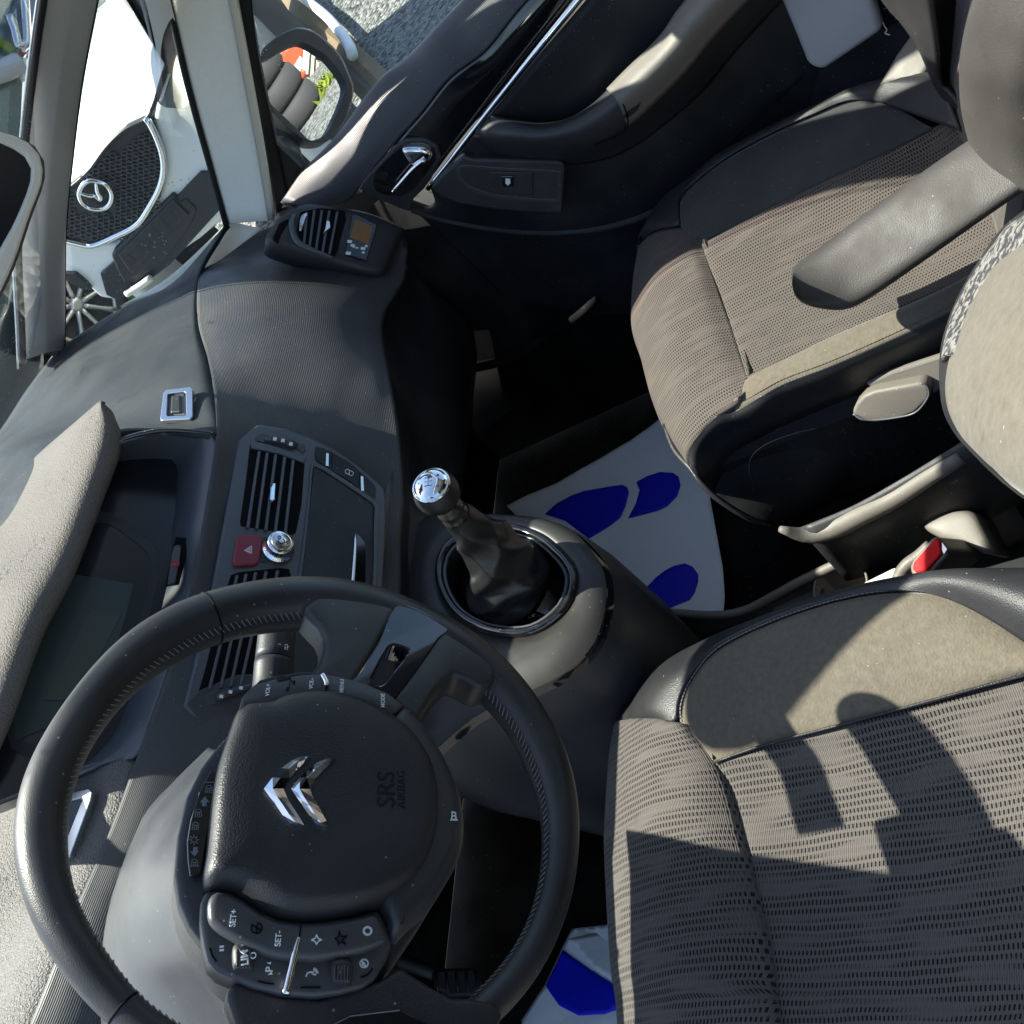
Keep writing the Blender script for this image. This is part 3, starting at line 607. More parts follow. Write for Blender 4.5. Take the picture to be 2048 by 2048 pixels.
# fixed hub
hub = plate('hub_housing', pw.all([(459, 1464), (430, 1495), (402, 1532), (372, 1592), (355, 1668), (349, 1745), (358, 1803), (378, 1850), (404, 1885), (434, 1930), (470, 1962), (560, 1992), (680, 1992), (760, 1960), (800, 1905), (857, 1822), (902, 1747), (922, 1690), (930, 1648), (925, 1590), (905, 1540), (870, 1480), (808, 1409), (734, 1366), (652, 1348), (549, 1355), (490, 1388), (470, 1430)], .004), Wn, .05, plastic, wheel, bevel=.005, seg=4, smooth=True)
inflate('horn_ring', pw.all([(808, 1411), (850, 1455), (888, 1515), (915, 1578), (927, 1640), (922, 1700), (903, 1748), (860, 1815), (815, 1860), (783, 1884), (757, 1818), (680, 1700), (640, 1600), (700, 1450), (777, 1436)], .012), Wn, .012, plastic, hub, n=80, p=4, base=.012)
fN = Wn
horn = lambda p: pw.at(p, .0262)
strokes('horn_symbol', [[(904, 1624), (904, 1632), (911, 1632), (911, 1626), (904, 1624)], [(904, 1630), (903, 1640), (912, 1638), (911, 1630)], [(901, 1640), (915, 1640)]], horn, .0008, white_p, hub, Wn)
pad_px = [(472, 1427), (491, 1418), (534, 1414), (559, 1402), (609, 1393), (671, 1394), (733, 1412), (779, 1437), (826, 1474), (863, 1530), (876, 1580), (878, 1635), (870, 1685), (851, 1735), (814, 1778), (758, 1812), (702, 1831), (652, 1839), (602, 1842), (559, 1835), (522, 1819), (491, 1797), (460, 1781), (435, 1777), (412, 1776), (406, 1755), (413, 1704), (422, 1611), (435, 1536), (453, 1480)]
pad = inflate('airbag_cover', pw.all(pad_px, .018), Wn, .019, leather, wheel, n=110, p=5, rings=14, base=.02, center=pw.at((640, 1610), .018))
H = .0375
ch1 = [(528, 1577), (545, 1555), (565, 1535), (585, 1520), (603, 1513), (622, 1514), (608, 1525), (594, 1540), (580, 1556), (569, 1567), (567, 1577), (575, 1597), (590, 1622), (608, 1650), (590, 1651), (580, 1647), (565, 1630), (550, 1607), (538, 1592)]
ch2 = [(582, 1577), (600, 1555), (617, 1538), (636, 1524), (655, 1517), (672, 1519), (658, 1530), (646, 1541), (632, 1556), (623, 1566), (620, 1578), (626, 1592), (640, 1618), (658, 1653), (642, 1653), (632, 1647), (618, 1630), (604, 1609), (592, 1592)]
CO1 = [(603, 1513), (585, 1520), (563, 1536), (545, 1555), (528, 1577), (538, 1592), (550, 1607), (565, 1630), (580, 1647), (590, 1651)]
CI1 = [(622, 1514), (608, 1525), (594, 1540), (580, 1556), (567, 1577), (575, 1597), (585, 1613), (595, 1628), (603, 1641), (608, 1650)]
CO2 = [(655, 1517), (636, 1524), (617, 1538), (600, 1555), (582, 1577), (592, 1592), (604, 1609), (618, 1630), (632, 1648), (642, 1653)]
CI2 = [(672, 1519), (658, 1530), (646, 1541), (632, 1556), (620, 1578), (628, 1597), (638, 1614), (646, 1629), (653, 1642), (658, 1653)]
for co, ci in ((CO1, CI1), (CO2, CI2)):
    n_ = len(co); V = pw.all(co, H-.003)+pw.all(co, H+.0008)
    V += pw.all([((a[0]*.55+b[0]*.45), (a[1]*.55+b[1]*.45)) for a, b in zip(co, ci)], H+.0042)+pw.all(ci, H+.0008)+pw.all(ci, H-.003)
    Fs = []
    for q in range(4):
        for i in range(n_-1): Fs.append((q*n_+i, q*n_+i+1, (q+1)*n_+i+1, (q+1)*n_+i))
    Fs += [tuple(q*n_ for q in range(5)), tuple(q*n_+n_-1 for q in range(5))]
    mk('chevron_emblem', V, Fs, chrome, pad, smooth=False)
text('airbag_lettering', 'SRS', pw.at((774, 1578), H-.0006), Wr, Wu, .0175, emboss, pad, ext=.0004)
text('airbag_lettering', 'AIRBAG', pw.at((803, 1578), H-.0010), Wr, Wu, .008, emboss, pad, ext=.0004)
# control clusters
ct = plate('control_cluster', pw.all([(476, 1427), (484, 1395), (492, 1383), (509, 1368), (549, 1356), (606, 1348), (652, 1347), (692, 1354), (734, 1367), (777, 1385), (809, 1411), (779, 1437), (733, 1412), (671, 1394), (609, 1393), (559, 1402), (534, 1414), (491, 1418)], .022), Wn, .022, plastic_g, wheel, bevel=.004, seg=3, smooth=True)
plate('control_cluster_edge', pw.all([(500, 1378), (520, 1358), (549, 1350), (600, 1342), (652, 1340), (700, 1348), (745, 1364), (800, 1396), (790, 1410), (734, 1380), (652, 1360), (560, 1368), (510, 1385)], .014), Wn, .018, plastic_d, wheel, bevel=.003)
cb_out = [(411, 1780), (401, 1805), (400, 1842), (409, 1892), (417, 1923), (434, 1942), (468, 1957), (505, 1973), (567, 1988), (629, 1993), (679, 1987), (723, 1976), (751, 1957), (775, 1914), (783, 1886), (772, 1849), (757, 1818)]
cb = plate('control_cluster', pw.all(cb_out+[(702, 1831), (652, 1839), (602, 1842), (559, 1835), (522, 1819), (491, 1797), (460, 1781), (435, 1777)], .016), Wn, .022, plastic_g, wheel, bevel=.003, seg=3, smooth=True)
cbu = plate('upper_button_row', pw.all([(420, 1784), (436, 1780), (460, 1784), (490, 1800), (521, 1822), (558, 1838), (602, 1845), (652, 1842), (702, 1834), (755, 1821), (768, 1850), (778, 1880), (738, 1898), (692, 1910), (629, 1918), (580, 1916), (536, 1908), (480, 1886), (440, 1862), (416, 1842), (415, 1810)], .024), Wn, .010, plastic_g, cb, bevel=.0045, seg=4, smooth=True)
def upr(h): return lambda p: pw.at(p, h)
tN = Wn
text('button_lettering', 'VOL+', pw.at((536, 1380), .0225), Wr, Wu, .0042, white_p, ct, bold=.00005)
text('button_lettering', 'VOL-', pw.at((623, 1367), .0225), Wr, Wu, .0042, white_p, ct, bold=.00005)
text('button_lettering', 'MENU', pw.at((684, 1372), .0225), Wr, Wu, .0042, white_p, ct, bold=.00005)
text('button_lettering', 'MODE', pw.at((766, 1401), .0225), Wr, Wu, .0042, white_p, ct, bold=.00005)
strokes('note_symbol', [circ(575, 1378, 3, 8), [(578, 1377), (580, 1362), (590, 1362)], circ(588, 1366, 2, 8)], upr(.0223), .0004, black, ct, Wn)
strokes('cluster_gap', [[(652, 1350), (652, 1393)]], upr(.0223), .0008, black, ct, Wn)
tube('cluster_divider', pw.all([(645, 1349), (652, 1362), (654, 1372)], .024), .0022, chrome, ct, n=8)
for k in range(6): tube('roller_rib', pw.all([(552+k*5, 1352+k*.3), (558+k*4.5, 1364-k)], .0215), .0012, plastic_d, ct, n=6)
text('button_lettering', 'SET+', pw.at((467, 1836), .0245), Wr, Wu, .0048, white_p, cbu, bold=.00008)
text('button_lettering', 'SET-', pw.at((557, 1877), .0245), Wr, Wu, .0048, white_p, cbu, bold=.00008)
strokes('dial_symbol', [circ(513, 1856, 11, 18, -60, 220), [(513, 1856), (505, 1850)], [(513, 1856), (515, 1846)], [(513, 1856), (513, 1866)], [(513, 1856), (522, 1860)]], upr(.0243), .0007, black, cbu, Wn)
fills('pause_symbol', [[(439, 1892), (448, 1891), (448, 1895), (439, 1896)], [(439, 1899), (448, 1898), (448, 1902), (439, 1903)]], upr(.0163), white_p, cb, Wn)
strokes('diamond_symbol', [[(633, 1870), (636, 1877), (643, 1880), (636, 1883), (633, 1889), (630, 1883), (623, 1880), (630, 1877), (633, 1870)]], upr(.0243), .0007, white_p, cbu, Wn)
strokes('star_symbol', [[(678, 1862), (682, 1873), (694, 1872), (684, 1880), (692, 1889), (681, 1884), (676, 1890), (677, 1881), (670, 1877), (677, 1874), (678, 1862)]], upr(.0243), .0006, black, cbu, Wn)
strokes('cycle_symbol', [circ(735, 1862, 7.5, 7, 10, 110), circ(735, 1862, 7.5, 7, 130, 230), circ(735, 1862, 7.5, 7, 250, 350)], upr(.0243), .0013, white_p, cbu, Wn)
strokes('phone_symbol', [circ(728, 1927, 8, 18), [(724, 1922), (725, 1929), (731, 1932)], [(726, 1925), (729, 1928)]], upr(.0163), .0009, white_p, cb, Wn)
strokes('voice_symbol', [[(612, 1953), (615, 1946), (622, 1944), (626, 1948), (631, 1950)], [(626, 1944), (630, 1941)], circ(624, 1948, 9, 5, -70, -10), circ(624, 1948, 12, 5, -70, -10)], upr(.0163), .0008, white_p, cb, Wn)
text('button_lettering', 'P', pw.at((539, 1939), .0165), Wr, Wu, .006, white_p, cb, bold=.0001)
fills('arrow_marks', [[(533, 1926), (543, 1924), (541, 1929)], [(535, 1950), (543, 1944), (545, 1949)]], upr(.0163), white_p, cb, Wn)
r1_ = tube('roller', [pw.at((470, 1925), .014), pw.at((500, 1892), .014)], .0001, gloss, cb, n=8)
bpy.data.objects.remove(r1_)
def roller(c, w, h, h0, nm='roller'):
    P_ = pw.all([(c[0]-w, c[1]-h), (c[0]+w, c[1]-h+4), (c[0]+w-2, c[1]+h-4), (c[0]+w*.5, c[1]+h), (c[0]-w*.6, c[1]+h), (c[0]-w-3, c[1]+h-8)], h0)
    r_ = inflate(nm, P_, Wn, .007, tray, cb, n=40, p=2.2, rings=7, base=.003)
    for k in range(5):
        x = c[0]-w*.6+k*w*.3
        tube('roller_rib', pw.all([(x, c[1]-h*.7), (x, c[1]), (x, c[1]+h*.7)], h0+.0066), .0006, gloss, r_, n=6, sub=2)
    return r_
ro1 = roller((487, 1918), 21, 27, .0155); ro2 = roller((683, 1946), 21, 26, .0155)
text('roller_lettering', 'LIM', pw.at((490, 1915), .0242), Wr+Wu*.15, Wu, .0058, white_p, ro1, bold=.00008)
text('roller_lettering', 'O', pw.at((507, 1911), .022), Wr+Wu*.15, Wu, .005, white_p, ro1, bold=.00005)
tube('cluster_divider', pw.all([(598, 1874), (594, 1888), (588, 1915), (580, 1950), (571, 1989)], .022), [.0022, .0026, .0024, .0026, .0026], chrome, cb, n=8)
strokes('cluster_gap', [[(603, 1845), (599, 1872)]], upr(.0243), .0008, black, cbu, Wn)
strokes('button_grooves', [[(517, 1962), (530, 1966), (548, 1968)], [(602, 1975), (640, 1975)], [(722, 1955), (735, 1950), (745, 1938)], [(420, 1897), (425, 1912), (432, 1922)]], upr(.0163), .0009, black, cb, Wn)
strokes('ring_marks', [[(803, 1838), (801, 1850), (806, 1845)], [(808, 1833), (806, 1846)]], upr(.0255), .0005, black, hub, Wn)
# indicator strip
ind = plate('indicator_strip', pw.all([(421, 1540), (435, 1553), (430, 1578), (424, 1620), (412, 1690), (404, 1738), (401, 1750), (388, 1752), (380, 1752), (376, 1725), (374, 1684), (381, 1641), (398, 1584)], .0095), Wn, .004, gloss, hub, bevel=.0008)
iu = upr(.0098)
def lamp_sym(cx, cy, s=1, kind='low'):
    out = [circ(cx-3*s, cy, 5*s, 10, 90, 270)+[(cx, cy-5*s), (cx, cy+5*s)][::1]]
    out = [[(cx-1, cy-6*s)]+circ(cx-1, cy, 6*s, 8, -90, 90)[1:]+[(cx-1, cy-6*s)]]
    out = [[(q[1]-cy+cx, -(q[0]-cx)+cy) for q in o] for o in out]
    for k in range(4): out.append([(cx-6+k*4, cy+3), (cx-7+k*4, cy+10)])
    return out
sy = []
for c_ in ((397, 1624), (391, 1650)): sy += lamp_sym(*c_)
sy += [[(q[0], q[1]) for q in circ(388, 1680, 5, 10)]]+[[(388+7*math.cos(a), 1680+7*math.sin(a)), (388+10*math.cos(a), 1680+10*math.sin(a))] for a in [k*math.pi/4 for k in range(8)]]
sy += lamp_sym(418, 1576)+lamp_sym(389, 1724)
sy += [[(410, 1565), (428, 1565)], [(381, 1732), (398, 1732)]]
strokes('lamp_symbols', sy, iu, .0005, grey_p, ind, Wn)
fills('indicator_arrows', [[(400, 1605), (410, 1593), (418, 1605), (413, 1605), (413, 1613), (404, 1613), (404, 1605)], [(380, 1703), (386, 1703), (386, 1695), (395, 1695), (395, 1703), (398, 1703), (389, 1713)]], iu, grey_p, ind, Wn)

# ================================================================= STEERING COLUMN SHROUD + STALK
colm = thing('steering_column', 'smooth dark shroud of the steering column behind the wheel hub', 'steering column', (0, .2, .75))
c0 = [U(*p, 'y', y) for p, y in (((424, 1498), .26), ((348, 1563), .27), ((294, 1621), .28), ((262, 1687), .285), ((232, 1765), .29), ((212, 1842), .29), ((203, 1927), .29), ((203, 2060), .28), ((230, 2200), .26))]
c1 = [U(*p, 'y', y) for p, y in (((432, 1500), .17), ((385, 1565), .16), ((335, 1645), .15), ((308, 1720), .14), ((298, 1780), .14), ((296, 1842), .14), ((312, 1920), .14), ((350, 1993), .14), ((400, 2100), .14))]
c2 = [U(*p, 'y', y) for p, y in (((455, 1490), .06), ((420, 1560), .06), ((390, 1640), .055), ((370, 1720), .05), ((368, 1790), .05), ((385, 1850), .05), ((420, 1920), .05), ((470, 1985), .05), ((540, 2080), .05))]
c3 = [p+Vector((0, .06, -.10)) for p in c2]
def lp(a, b, t, v=(0, 0, 0)): return [x.lerp(y, t)+Vector(v) for x, y in zip(a, b)]
grid('column_shroud', [c0, lp(c0, c1, .5, (0, 0, .006)), c1, lp(c1, c2, .5, (0, -.006, 0)), c2, c3], plastic_g, colm, nu=50, nv=40, thick=.004)
st = [pw.at((530, 1440), -.085), pw.at((545, 1380), -.082), pw.at((548, 1330), -.078), pw.at((553, 1280), -.074), pw.at((558, 1215), -.07)]
stalk = thing('wiper_stalk', 'black wiper control stalk with white wiper symbols between the wheel rim and the vents', 'stalk', tuple(st[2]))
tube('stalk_body', st[:3]+[st[2].lerp(st[3], .1)], [.0172, .0172, .0169, .0166], plastic, stalk, n=28)
tube('stalk_tip', [st[2].lerp(st[3], .16), st[3], st[4]], [.0164, .0162, .0152], plastic, stalk, n=28)
tube('stalk_collar', [st[2].lerp(st[3], .08), st[2].lerp(st[3], .18)], [.0155, .0155], black, stalk, n=24, sub=1)
fst = Pl(st[3]+(Vector(C)-st[3]).normalized()*.0195, (Vector(C)-st[3]))
strokes('wiper_symbols', [circ(542, 1291, 2.6, 10), [(556, 1288), (561, 1288), (561, 1299), (556, 1299), (556, 1288)], [(558, 1294), (564, 1297)], [(570, 1289), (575, 1289), (575, 1299), (570, 1299), (570, 1289)], [(568, 1297), (578, 1293)]], lambda p: fst.at(p), .0005, white_p, stalk, fst.N)
fills('mark_dot', [circ(540, 1309, 4, 12)[:-1]], lambda p: fst.at(p), grey_p, stalk, fst.N)
# ================================================================= GEAR CONSOLE POD
podc = thing('gear_console', 'rounded grey gear lever pod beneath the centre stack', 'centre console', (.4, .12, .1))
pc = Pl((.405, .12, .50), (0, -.18, .98))
opx = [(800, 1062), (830, 1036), (880, 1024), (939, 1023), (1026, 1026), (1080, 1033), (1117, 1045), (1150, 1064), (1178, 1095), (1199, 1126), (1208, 1160), (1208, 1200), (1200, 1240), (1185, 1280), (1153, 1320), (1110, 1352), (1060, 1376), (1000, 1402), (930, 1440), (860, 1500), (790, 1500), (760, 1400), (750, 1250), (770, 1120)]
top = pc.all(opx)
cc_ = pc.at((1010, 1170))
def scaled(P_, s, dz, c=None):
    c = c or cc_; return [c+(p-c)*s+Vector((0, 0, dz)) for p in P_]
NT = 72
T0 = sm(top, NT, True)
def ringloft(name, rings, m, parent, cap=True):
    V = []; Fs = []; n = len(rings[0])
    for r in rings: V += r
    for i in range(len(rings)-1):
        for j in range(n): Fs.append((i*n+j, i*n+(j+1) % n, (i+1)*n+(j+1) % n, (i+1)*n+j))
    if cap: Fs.append(tuple(range(n)))
    return mk(name, V, Fs, m, parent)
hole = sm(pc.all([(1150, 1162), (1140, 1205), (1110, 1240), (1065, 1265), (1012, 1268), (960, 1256), (915, 1228), (887, 1185), (878, 1140), (890, 1100), (925, 1070), (975, 1056), (1030, 1058), (1080, 1075), (1120, 1108), (1142, 1135)], .001), NT, True)
# align the two loops by angle
def byang(P_, c, n=NT):
    X = Vector((1, 0, 0)); Y = pc.N.cross(X); q = []
    for p in P_: d = p-c; q.append((math.atan2(d.dot(Y), d.dot(X)), d))
    q.sort(key=lambda t: t[0]); a = np.array([t[0] for t in q]); out = []
    for k in range(n):
        an = -math.pi+2*math.pi*k/n
        out.append(c+Vector([np.interp(an, a, np.array([t[1][i] for t in q]), period=2*math.pi) for i in range(3)]))
    return out
T1 = byang(T0, cc_); H1 = byang(hole, cc_)
def lr(A, B, t, dz=0): return [a.lerp(b, t)+Vector((0, 0, dz)) for a, b in zip(A, B)]
ringloft('top_surface', [scaled(H1, 1, -.004), H1, lr(H1, T1, .3, .004), lr(H1, T1, .6, .004), lr(H1, T1, .86, .0), scaled(T1, 1, -.006)], pod_grey, podc, cap=False)
ringloft('pod_trim', [scaled(T1, .998, -.005), scaled(T1, 1.012, -.010), scaled(T1, 1.02, -.016)], gloss, podc, cap=False)
ringloft('pod_side', [scaled(T1, 1.012, -.012), scaled(T1, 1.045, -.028), scaled(T1, 1.075, -.07), scaled(T1, 1.05, -.18), scaled(T1, .96, -.30), scaled(T1, .85, -.48)], plastic, podc, cap=False)
hc = sum(hole, Vector((0, 0, 0)))/len(hole)
def circl(c, r, n=48, rx=1): X = Vector((1, 0, 0)); Y = pc.N.cross(X); return [c+(X*math.cos(2*math.pi*k/n)*rx+Y*math.sin(2*math.pi*k/n))*r for k in range(n)]
HH = byang(hole, hc, 60)
tube('gloss_ring', [hc+(p-hc)*.985+pc.N*.002 for p in HH], .0058, gloss, podc, n=12, sub=1, closed=True, N=pc.N)
tube('chrome_ring', [hc+(p-hc)*.90+pc.N*.001 for p in HH], .0022, bezel, podc, n=10, sub=1, closed=True, N=pc.N)
ringloft('boot_well', [[hc+(p-hc)*.97+pc.N*.001 for p in HH], [hc+(p-hc)*.90-pc.N*.006 for p in HH], [hc+(p-hc)*.86-pc.N*.030 for p in HH]][::-1], gloss, podc, cap=True)
# link between the dash and the pod
grid('stack_base', [[Vector((x, .245, .60)) for x in (.26, .4, .56)], [Vector((x, .26, .52)) for x in (.25, .4, .57)], [Vector((x, .24, .46)) for x in (.25, .4, .57)]], plastic_g, podc, nu=8, nv=10, thick=.01)

# ================================================================= GEAR LEVER
Kc = U(873, 985, 'y', .055); base = pc.at((1000, 1178)); 
ax = (Kc-base).normalized(); ax = (ax*.75+(Vector(C)-Kc).normalized()*.12+Vector((0, 0, .13))).normalized()
lever = thing('gear_lever', 'gear lever with chrome capped round knob and wrinkled black leather boot', 'gear lever', tuple(base))
rk = .0245
prof = [(rk*math.sin(a), -rk*.98*math.cos(a)) for a in [math.radians(x) for x in (35, 50, 65, 80, 95, 110, 122)]]
lathe('gear_knob', [(.011, -.0215)]+prof+[(.0195, .0145)], Kc, ax, leather_s, lever, n=48)
cap = lathe('knob_cap', [(.0212, .0128), (.0208, .0150), (.0195, .0162), (.0188, .0158), (.018, .0170), (.014, .0200), (.008, .0216), (.0005, .0222)], Kc, ax, chrome, lever, n=48)
up_dir = (Vector((0, 1, 0))-ax*ax.y).normalized(); rt_dir = up_dir.cross(ax)
g = lambda p: Kc+ax*.0218+rt_dir*p[0]*.001+up_dir*p[1]*.001
strokes('shift_pattern', [[(-5, 4), (-5, -4)], [(0, 4), (0, -4)], [(5, 4), (5, -4)], [(-5, 0), (5, 0)]], g, .0006, tray, cap, ax)
for s_, x, y in (('1', -5, 7), ('3', 0, 7), ('5', 5, 7), ('2', -5, -7), ('4', 0, -7), ('6', 5, -7)):
    text('gear_number', s_, Kc+ax*.0205+rt_dir*x*.0013+up_dir*y*.0013, rt_dir, up_dir, .0058, tray, cap, ext=.0006)
nk = Kc-ax*.022
col_dir = (pc.at((985, 1110), .05)-nk).normalized()
lathe('knob_collar', [(.0115, .0), (.0118, -.006), (.0150, -.010), (.0155, -.014), (.0135, -.018), (.0150, -.023), (.0168, -.028), (.0165, -.034)], nk, -col_dir, satin_black, lever, n=40)
# boot
ns = 34; nc_ = 72; V = []; Fs = []
b0 = nk+col_dir*.026
rnd = [(random.uniform(0, 6.28), random.choice([2, 3, 4, 5]), random.uniform(.4, 1)) for _ in range(7)]
btm = hc-pc.N*.014
for i in range(ns+1):
    t = i/ns; c = b0.lerp(btm, t)+Vector((0, -.012*math.sin(math.pi*t), .006*math.sin(math.pi*t)))
    r = .017+(.056-.017)*(t**1.2)
    Nn = (-col_dir).lerp(pc.N, min(1, t*1.2)).normalized(); X = Vector((1, 0, 0)); X = (X-Nn*X.dot(Nn)).normalized(); Y = Nn.cross(X)
    for j in range(nc_):
        a = 2*math.pi*j/nc_
        rg = lambda x: 1-2*abs(math.sin(x))**.7
        w = .5*rg(1.5*a+2.2*t*3+.8)+.45*rg(2.5*a-7*t+2)+.3*rg(3.5*t*3+1.2*math.sin(2*a+1))
        env = math.sin(math.pi*min(1, t*1.0))**.8
        fold = .17*env*w+.06*math.sin(30*t+2.5*math.sin(a*2+1))*t
        rr_ = r*(1+fold)
        rr_ = min(rr_, .061)
        V.append(c+(X*math.cos(a)+Y*math.sin(a))*rr_+Nn*(.006*w*t*(1-t)*3))
for i in range(ns):
    for j in range(nc_): Fs.append((i*nc_+j, i*nc_+(j+1) % nc_, (i+1)*nc_+(j+1) % nc_, (i+1)*nc_+j))
bt = mk('lever_boot', V, Fs, gaiter, lever)
sd = bt.modifiers.new('s', 'SUBSURF'); sd.levels = 1; sd.render_levels = 1

# ================================================================= FLOOR TRAY CONSOLE BETWEEN THE SEATS
trc = thing('floor_tray', 'low open storage tray with beige sunlit rim between the two front seats', 'storage tray', (.38, -.2, .1))
def tz(*pts): return [U(p[0], p[1], 'x', p[2]) for p in pts]
rr1 = tz((1250, 1236, .47), (1258, 1222, .485), (1300, 1222, .485), (1345, 1226, .485), (1428, 1231, .485), (1490, 1221, .485), (1552, 1190, .485), (1601, 1163, .485), (1700, 1116, .485), (1780, 1078, .485), (1849, 1046, .485), (1925, 1010, .487), (2010, 975, .49))
rr2 = [p+Vector((-.012, 0, -.002)) for p in rr1]
tube('tray_rim', rr1, .0065, taupe_pl, trc, n=14, sub=5)
grid('tray_wall', [rr1, [p+Vector((-.004, 0, -.03)) for p in rr1], [p+Vector((-.008, 0, -.12)) for p in rr1]], taupe_pl, trc, nu=40, nv=8, thick=.004)
zf = rr1[1].z
fl = [p.copy() for p in rr1]
ll = [Vector((.285, p.y, p.z)) for p in rr1]
tube('tray_rim', [rr1[0], Vector((.40, rr1[0].y+.004, zf)), Vector((.29, rr1[0].y, zf)), Vector((.275, rr1[0].y-.02, zf))], .006, plastic_d, trc, n=14, sub=5)
grid('tray_wall', [ll, [p+Vector((.0, 0, -.12)) for p in ll]], plastic_d, trc, nu=30, nv=6, thick=.004)
grid('tray_wall', [[Vector((.29, rr1[0].y, zf)), Vector((.47, rr1[0].y, zf))], [Vector((.29, rr1[0].y, zf-.16)), Vector((.47, rr1[0].y, zf-.16))]], plastic_d, trc, nu=4, nv=4, thick=.01)
grid('tray_wall', [[Vector((.285, .12, zf-.0)), Vector((.285, .12, .02))], [Vector((.485, .12, zf-.0)), Vector((.485, .12, .02))]], carpet, trc, nu=4, nv=4, thick=.01)
box('tray_floor', (.28, -.62, zf-.15), (.48, rr1[0].y, zf-.10), plastic_d, trc)
dvy = U(1345, 1260, 'x', .46).y
box('tray_divider', (.29, dvy-.012, zf-.11), (.478, dvy, zf-.03), plastic_g, trc, bevel=.004)
plate('tray_flap', [Vector(p) for p in tz((1540, 1250, .44), (1545, 1215, .47), (1590, 1196, .475), (1645, 1172, .475), (1640, 1215, .44))], (-.2, .1, 1), .008, plastic_g, trc, bevel=.003)
cup = U(1680, 1170, 'z', rr1[8].z-.015)
lathe('cup_holder', [(.032, -.05), (.034, -.01), (.036, 0), (.033, 0), (.030, -.02), (.028, -.05)], cup, (0, 0, 1), taupe_pl, trc, n=40)
pr = Pl(U(1900, 1050, 'x', .46), (-.3, .25, .92))
inflate('rear_cover', pr.all([(1848, 1052), (1880, 1030), (1925, 1021), (1955, 1030), (1975, 1065), (1994, 1105), (1975, 1108), (1930, 1090), (1880, 1076)]), pr.N, .012, taupe_pl, trc, n=48, p=3, base=.03)
ins = Pl(U(1770, 1150, 'x', .43), (-.5, .1, .86))
plate('tray_liner', ins.all([(1715, 1172), (1790, 1135), (1800, 1150), (1785, 1185), (1712, 1195)]), ins.N, .01, cream, trc, bevel=.003)
tube('liner_rim', ins.all([(1795, 1178), (1800, 1152), (1815, 1130), (1840, 1112), (1862, 1092)], .01), .008, taupe_pl, trc)

# seat belt buckle
bk = thing('belt_buckle', 'seat belt buckle with bright red release button beside the driver seat', 'belt buckle', tuple(U(1860, 1120, 'x', .40)))
pbk = Pl(U(1858, 1118, 'x', .395), (-.35, .25, .85))
plate('buckle_housing', pbk.all([(1866, 1072), (1876, 1076), (1896, 1098), (1894, 1112), (1852, 1158), (1840, 1166), (1822, 1150), (1818, 1134), (1824, 1120)]), pbk.N, .075, taupe_pl, bk, bevel=.004, seg=3)
plate('release_button', pbk.all([(1870, 1076), (1879, 1083), (1882, 1108), (1852, 1143), (1832, 1147), (1824, 1138), (1827, 1124)], .0035), pbk.N, .01, belt_red, bk, bevel=.002, seg=3)
plate('buckle_tongue_slot', pbk.all([(1884, 1085), (1894, 1098), (1888, 1108), (1884, 1100)], .001), pbk.N, .001, chrome_s, bk, bevel=0)
bk2 = thing('rear_belt_buckle', 'sliver of a second red belt button half hidden by the driver seat edge', 'belt buckle', tuple(U(1860, 1168, 'x', .34)))
plate('release_button', [U(*p, 'x', .335) for p in ((1835, 1172), (1895, 1152), (1902, 1160), (1840, 1185))], (-.35, .25, .85), .02, belt_red, bk2)

# ================================================================= PASSENGER SEAT
pseat = thing('passenger_seat', 'passenger seat with ribbed brown cloth, taupe suede bolster and black leather backrest bolster', 'car seat', (.76, -.2, .1))
def Z(*pts): return L3('z', *pts)
S_f = Z((1407, 486, .425), (1424, 530, .417), (1443, 579, .413), (1463, 638, .413), (1480, 700, .418), (1496, 753, .428))
r_door = Z((1277, 505, .375), (1284, 480, .395), (1321, 459, .41), (1365, 456, .42), (1407, 486, .425))
# front roll: rows run from door side to console side
Fr = Z((1277, 505, .375), (1267, 554, .365), (1262, 613, .36), (1264, 660, .36), (1279, 707, .36), (1300, 786, .362), (1333, 864, .366), (1374, 922, .372))
Fr2 = Z((1284, 478, .398), (1283, 545, .392), (1282, 613, .39), (1290, 680, .39), (1305, 730, .39), (1330, 790, .392), (1358, 850, .395), (1386, 885, .397))
Fr3 = Z((1318, 458, .413), (1322, 530, .416), (1328, 600, .416), (1336, 660, .416), (1350, 715, .416), (1374, 770, .417), (1400, 815, .417), (1430, 833, .418))
Fr4 = Z((1365, 456, .422), (1384, 520, .424), (1396, 585, .423), (1408, 645, .422), (1425, 700, .423), (1446, 750, .424), (1462, 780, .426), (1480, 797, .426))
Fr5 = Z((1402, 484, .421), (1419, 530, .415), (1438, 580, .412), (1452, 620, .412), (1468, 665, .413), (1480, 705, .416), (1488, 732, .42), (1495, 755, .426))
Fr0 = [p+Vector((0, .006, -.05)) for p in Fr]; Fr00 = [p+Vector((0, -.03, -.16)) for p in Fr]
cush = grid('seat_cushion', [Fr00, Fr0, Fr, Fr2, Fr3, Fr4, Fr5], cloth_p, pseat, uvx=True, nu=40, nv=36, thick=.01)
